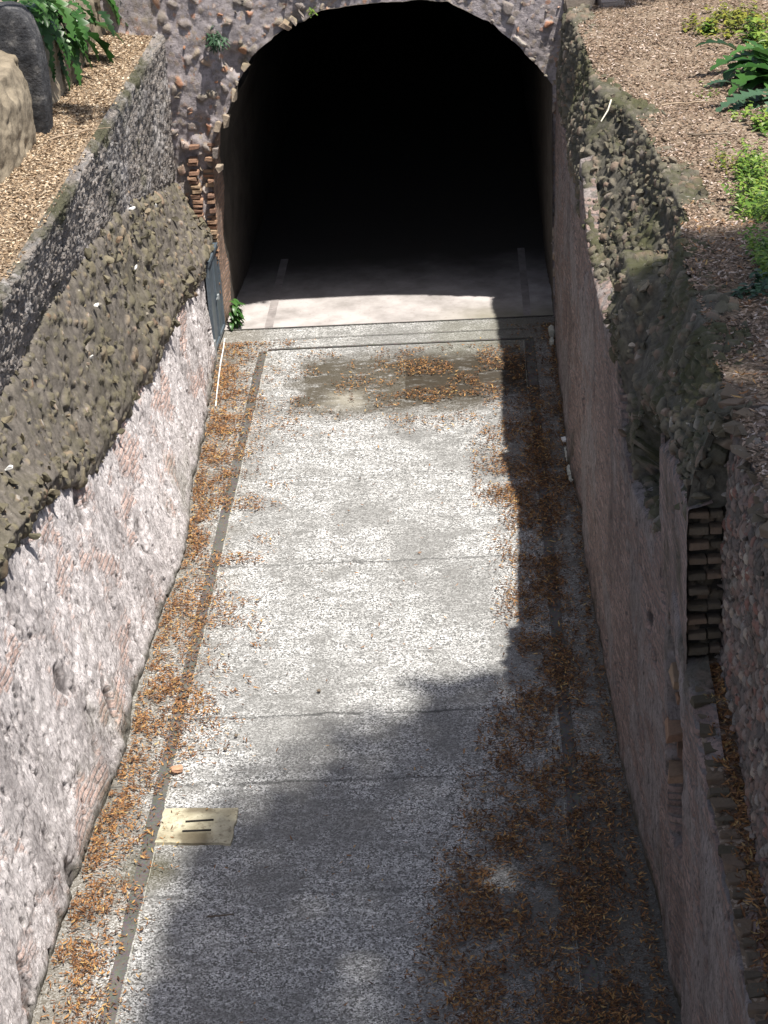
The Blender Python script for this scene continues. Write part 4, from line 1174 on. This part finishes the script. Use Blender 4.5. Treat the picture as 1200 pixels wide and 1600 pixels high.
# little plant at the foot of the left jamb
p0 = np.array([-1.87, .12, .02]); rg = np.random.default_rng(5); ls = []
for k in range(60):
    b = p0 + np.array([rg.normal() * .03, rg.normal() * .05, rg.uniform(.02, .34)])
    V, F = leaf_strip(b, (rg.uniform(.1, 1), rg.uniform(-1, .6), rg.uniform(-.1, .6)), (0, 0, 1), rg.uniform(.09, .17), .028, 1.4, 0, rg, .2, 6)
    ls.append((V, F, rg.random() * .5 + .45))
plant('wall_plant', ls, 'green', 'small bright green leafy plant rooted at the foot of the brick jamb', 'plant', tuple(p0), stems=[p0, p0 + [.01, -.01, .15], p0 + [.03, -.02, .32]])
# right edge: big acanthus and fern-like leaf
def zr(px, py): 
    p = at(px, py, 2, 3.75); return p
bs = [zr(1195, 118), zr(1215, 128), zr(1210, 108), zr(1230, 130)]
acanthus(bs, 34, .58, .13, lambda g: (g.uniform(-1, .3), g.uniform(-.7, .7), g.uniform(.3, 1.1)), 'green', 'large green acanthus at the right edge of the ledge, above the dark fern', 25, 1.7, 6)
bs = [zr(1205, 155), zr(1215, 160)]
acanthus(bs, 12, .60, .10, lambda g: (g.uniform(-1, -.3), g.uniform(-.8, .2), g.uniform(.2, .6)), 'bluegreen', 'dark blue green deeply cut leaf drooping onto the right ledge litter', 26, 1.5, 9, 'fern_leaf')
def weeds(cs, n, hgt, L, W, mat, label, seed, spread=(.12, .2), name='weed_clump', cat='weeds', hf=hR):
    rg = np.random.default_rng(seed); ls = []
    for k in range(n):
        c = cs[rg.integers(len(cs))]
        x = c[0] + rg.normal() * spread[0]; y = c[1] + rg.normal() * spread[1]
        z = float(hf(np.array([x]), np.array([y]))[0])
        h = hgt * rg.uniform(.3, 1.1)
        tip = np.array([x + rg.normal() * h * .3, y + rg.normal() * h * .3, z + h])
        V, F = leaf_strip((x, y, z), tip - np.array([x, y, z]), (1, 0, 0.01), h * 1.05, .003, .3, 0, rg, 0, 3); ls.append((V, F, .2))
        m = rg.integers(5, 9)
        for j in range(m):
            t = (j + 1.0) / m
            b = np.array([x, y, z]) * (1 - t) + tip * t
            a = rg.uniform(0, 6.28)
            V, F = leaf_strip(b, (math.cos(a), math.sin(a), rg.uniform(.0, .7)), (0, 0, 1), L * rg.uniform(.6, 1.3), W, 1.0, 0, rg, .2, 4)
            ls.append((V, F, rg.random()))
    return plant(name, ls, mat, label, cat, (float(np.mean([c[0] for c in cs])), float(np.mean([c[1] for c in cs])), 3.75))
def zc(L_): return [at(px, py, 2, 3.80) for px, py in L_]
weeds(zc([(1175, 262), (1190, 275), (1200, 250), (1185, 300), (1205, 300), (1165, 255)]), 170, .22, .05, .012, 'grass', 'bright green weed clump at the right edge of the ledge, below the fern', 41, (.07, .22))
weeds(zc([(1180, 320), (1200, 340), (1192, 360), (1205, 380), (1182, 345), (1210, 330)]), 190, .24, .055, .013, 'grass', 'tall pale green weeds along the right edge, middle of the weedy strip', 42, (.06, .3))
weeds([at(px, py, 2, 4.05) for px, py in [(1192, 410), (1205, 430), (1200, 455), (1210, 470)]], 120, .2, .05, .012, 'grass', 'nearest green weed clump at the right edge, where the ledge falls into shade', 43, (.05, .3))
weeds(zc([(1140, 243), (1125, 240), (1155, 246)]), 40, .06, .03, .008, 'ygreen', 'low yellow green ground weeds in the middle of the right ledge', 44, (.06, .15))
weeds(zc([(1130, 40), (1105, 35), (1165, 40), (1190, 30), (1150, 20), (1200, 50)]), 110, .17, .07, .018, 'ygreen', 'yellow green weeds at the shaded far end of the right ledge', 45, (.12, .25))
weeds(zc([(1180, 55), (1200, 70), (1195, 80)]), 50, .22, .08, .022, 'grass', 'fresh green weeds between the yellow weeds and the large acanthus', 46, (.06, .15))
weeds(zc([(1105, 40)]), 8, .12, .08, .025, 'grass', 'small lone green seedling at the far end of the right ledge', 47, (.05, .08))
weeds(zc([(1180, 180), (1195, 190), (1165, 178)]), 22, .12, .06, .02, 'grass', 'sparse green seedlings on the litter just below the dark fern', 48, (.08, .12))
weeds(zc([(1095, 130), (1090, 122), (1130, 155), (1145, 165), (1100, 140), (1150, 110)]), 22, .04, .025, .008, 'grass', 'scattered tiny green sprouts on the right ledge litter', 49, (.1, .15))
weeds([at(px, py, 2, 4.15) for px, py in [(1170, 475), (1185, 480), (1195, 470)]], 14, .13, .06, .018, 'bluegreen', 'grey green sprigs at the right edge beneath the nearest weed clump', 50, (.05, .1))
# moss cushion and tuft on the arch face
def tuft(px, py, r, n, mat, label, seed):
    p = at(px, py, 1, -.08); rg = np.random.default_rng(seed); ls = []
    for k in range(n):
        d = np.array([rg.normal(), -abs(rg.normal()) - .3, rg.normal() * .6])
        V, F = leaf_strip(p + rg.normal(size=3) * r * .35, d, (0, 0, 1), r * rg.uniform(.5, 1), r * .09, 1.2, 0, rg, .2, 4)
        ls.append((V, F, rg.random()))
    plant('wall_tuft', ls, mat, label, 'plant', tuple(p))
tuft(337, 60, .13, 90, 'bluegreen', 'dark green moss tuft growing on the arch masonry left of the tunnel', 61)
tuft(487, 17, .07, 30, 'grass', 'bright green sprig on the arch rim at upper left of the opening', 62)

# ------------------------------------------------------------------ trees (their crowns throw the dappled shade)
def tree(label, trunk, top, blobs, seed, nleaf, holes=(), region=None, rl_=.16):
    """crown = leaf faces in ellipsoid blobs (centre, radii); limbs run from the trunk to every blob"""
    rg = np.random.default_rng(seed)
    root = tag(empty('tree', tuple(trunk)), label, 'tree')
    T0 = np.array(trunk, float); T1 = np.array(top, float)
    pts = [T0 + (T1 - T0) * t + np.array([math.sin(t * 5) * .12, math.cos(t * 4) * .1 - .1, 0]) for t in np.linspace(0, 1, 10)]
    tube('trunk', pts, .28, .13, MT['bark'], root, 12)
    Vs = []; Fs = []; tt = []; off = 0
    Ps = []
    vol = np.array([np.prod(b[1]) ** .67 for b in blobs]); vol /= vol.sum()
    for (c, rad_), v_ in zip(blobs, vol):
        c = np.array(c, float)
        tube('limb', [T1, T1 * .6 + c * .4 + [0, 0, .3], c * .75 + T1 * .25 + [0, 0, .2], c], .09, .02, MT['bark'], root, 7)
        m = int(nleaf * v_)
        q = rg.normal(size=(m, 3)); q /= np.linalg.norm(q, axis=1, keepdims=True)
        q *= rg.random((m, 1)) ** .4
        q = q * np.array(rad_) + c
        q += (np.stack([vnoise(q * 1.3, 1), vnoise(q * 1.3, 2), vnoise(q * 1.3, 3)], 1) - .5) * .8
        q = q[fbm(q, 1.1, 3, seed) > .27]
        Ps.append(q)
    P = np.concatenate(Ps)
    if holes:
        for (hx, hy, hz, hr) in holes:        # gaps between boughs
            s_ = (P[:, 2] - hz)
            d = np.hypot(P[:, 0] - hx - s_ * SUN.x / SUN.z, (P[:, 1] - hy - s_ * SUN.y / SUN.z) * .8)
            P = P[(d > hr) | (rg.random(len(P)) < .10)]
    if region is not None: P = P[region(P, rg)]
    Nn = rg.normal(size=(len(P), 3)); Nn[:, 2] += 1.0
    V, F, at_ = leaves(P, Nn / np.linalg.norm(Nn, axis=1, keepdims=True), rl_ * .7, rl_ * 1.3, rg, ratio=.55, tilt=.2)
    link('crown', npmesh('crown', V, F, at_), MT['treeleaf'], root)
    return root
# where a crown point throws its shade on the floor plane
def foot(P): return P[:, 0] - P[:, 2] * SUN.x / SUN.z, P[:, 1] - P[:, 2] * SUN.y / SUN.z
def reg_main(P, rg):
    fx, fy = foot(P)
    # shade reaches as far up the passage as this line (floor coordinates)
    lim = np.interp(fx, [-2.2, -1.45, -1.25, -1.0, -.5, .2, 1.35, 1.5, 2.6, 4.0], [-30, -30, -11.6, -10.0, -9.4, -8.5, -8.2, -7.3, -7.0, -6.8])
    lim = lim + (fbm(np.stack([fx, fy, fx * 0], 1), 1.2, 4, 2) - .5) * 1.2
    return (fy < lim) | (rg.random(len(P)) < .015)
mb = []
rg = np.random.default_rng(17)
for (cx, cy, cz, r_) in ((4.6, -13.0, 12.0, 1.3), (6.4, -13.0, 12.5, 1.6), (3.2, -13.8, 12.4, 1.2), (2.4, -14.9, 12.2, 1.2), (3.6, -15.3, 13.0, 1.5), (5.4, -15.0, 13.2, 1.7), (7.4, -15.5, 13.0, 1.8), (1.9, -16.5, 12.4, 1.1),
                         (3.2, -17.2, 13.2, 1.5), (5.0, -17.6, 13.4, 1.8), (7.0, -18.2, 13.0, 1.8), (2.2, -18.8, 12.8, 1.4), (4.0, -19.5, 13.0, 1.7), (6.0, -20.3, 13.0, 1.8), (8.5, -13.5, 12.6, 1.7), (2.6, -21, 12.6, 1.5), (4.4, -12.6, 11.4, 1.0)):
    mb.append(((cx + 1.25, cy - 1.35, cz + 5), (r_ * 1.15, r_ * 1.15, r_ * .6)))
tree('broad leafy tree standing on the right bank whose crown shades the near passage', (9.5, -20, 4.4), (7.0, -18.0, 15.0), mb, 71, 60000,
     holes=((1.10, -11.33, 0, .10), (1.30, -11.45, 0, .11), (1.45, -11.65, 0, .08)), region=reg_main)
def reg_r(P, rg):
    s_ = (P[:, 2] - 3.7); gx = P[:, 0] - s_ * .25; gy = P[:, 1] + s_ * .27
    return (gy > -1.0 + (gx > 3.2) * .1 + (fbm(np.stack([gx, gy, gx * 0], 1), 1.5, 3, 2) - .5) * .8) & (gx > 1.15) & (P[:, 0] - P[:, 2] * .25 > 1.5)
tree('second leafy tree beyond the right ledge, shading the right haunch of the arch', (7.5, 4.5, 4.6), (5.5, 2.0, 9.0), [((3.4, -1.2, 9.3), (1.0, .9, .5)), ((4.6, -.9, 9.6), (1.1, 1.1, .6)), ((6.2, -.6, 9.5), (1.3, 1.2, .6)), ((4.2, .6, 10), (1.3, 1.2, .7)), ((6, 1.2, 10.2), (1.6, 1.5, .8)), ((7.8, .6, 9.6), (1.4, 1.4, .7))], 72, 9000, region=reg_r)
tree('slim tree on the left bank with one bough reaching over the ledge', (-5.6, -7.5, 4.3), (-4.2, -6.2, 7.6), [((-1.75, -4.45, 7.3), (.75, .42, .25)), ((-3.4, -5.4, 8.0), (.8, .7, .45)), ((-4.8, -6.6, 8.4), (1.2, 1.1, .7))], 73, 2600, rl_=.11)
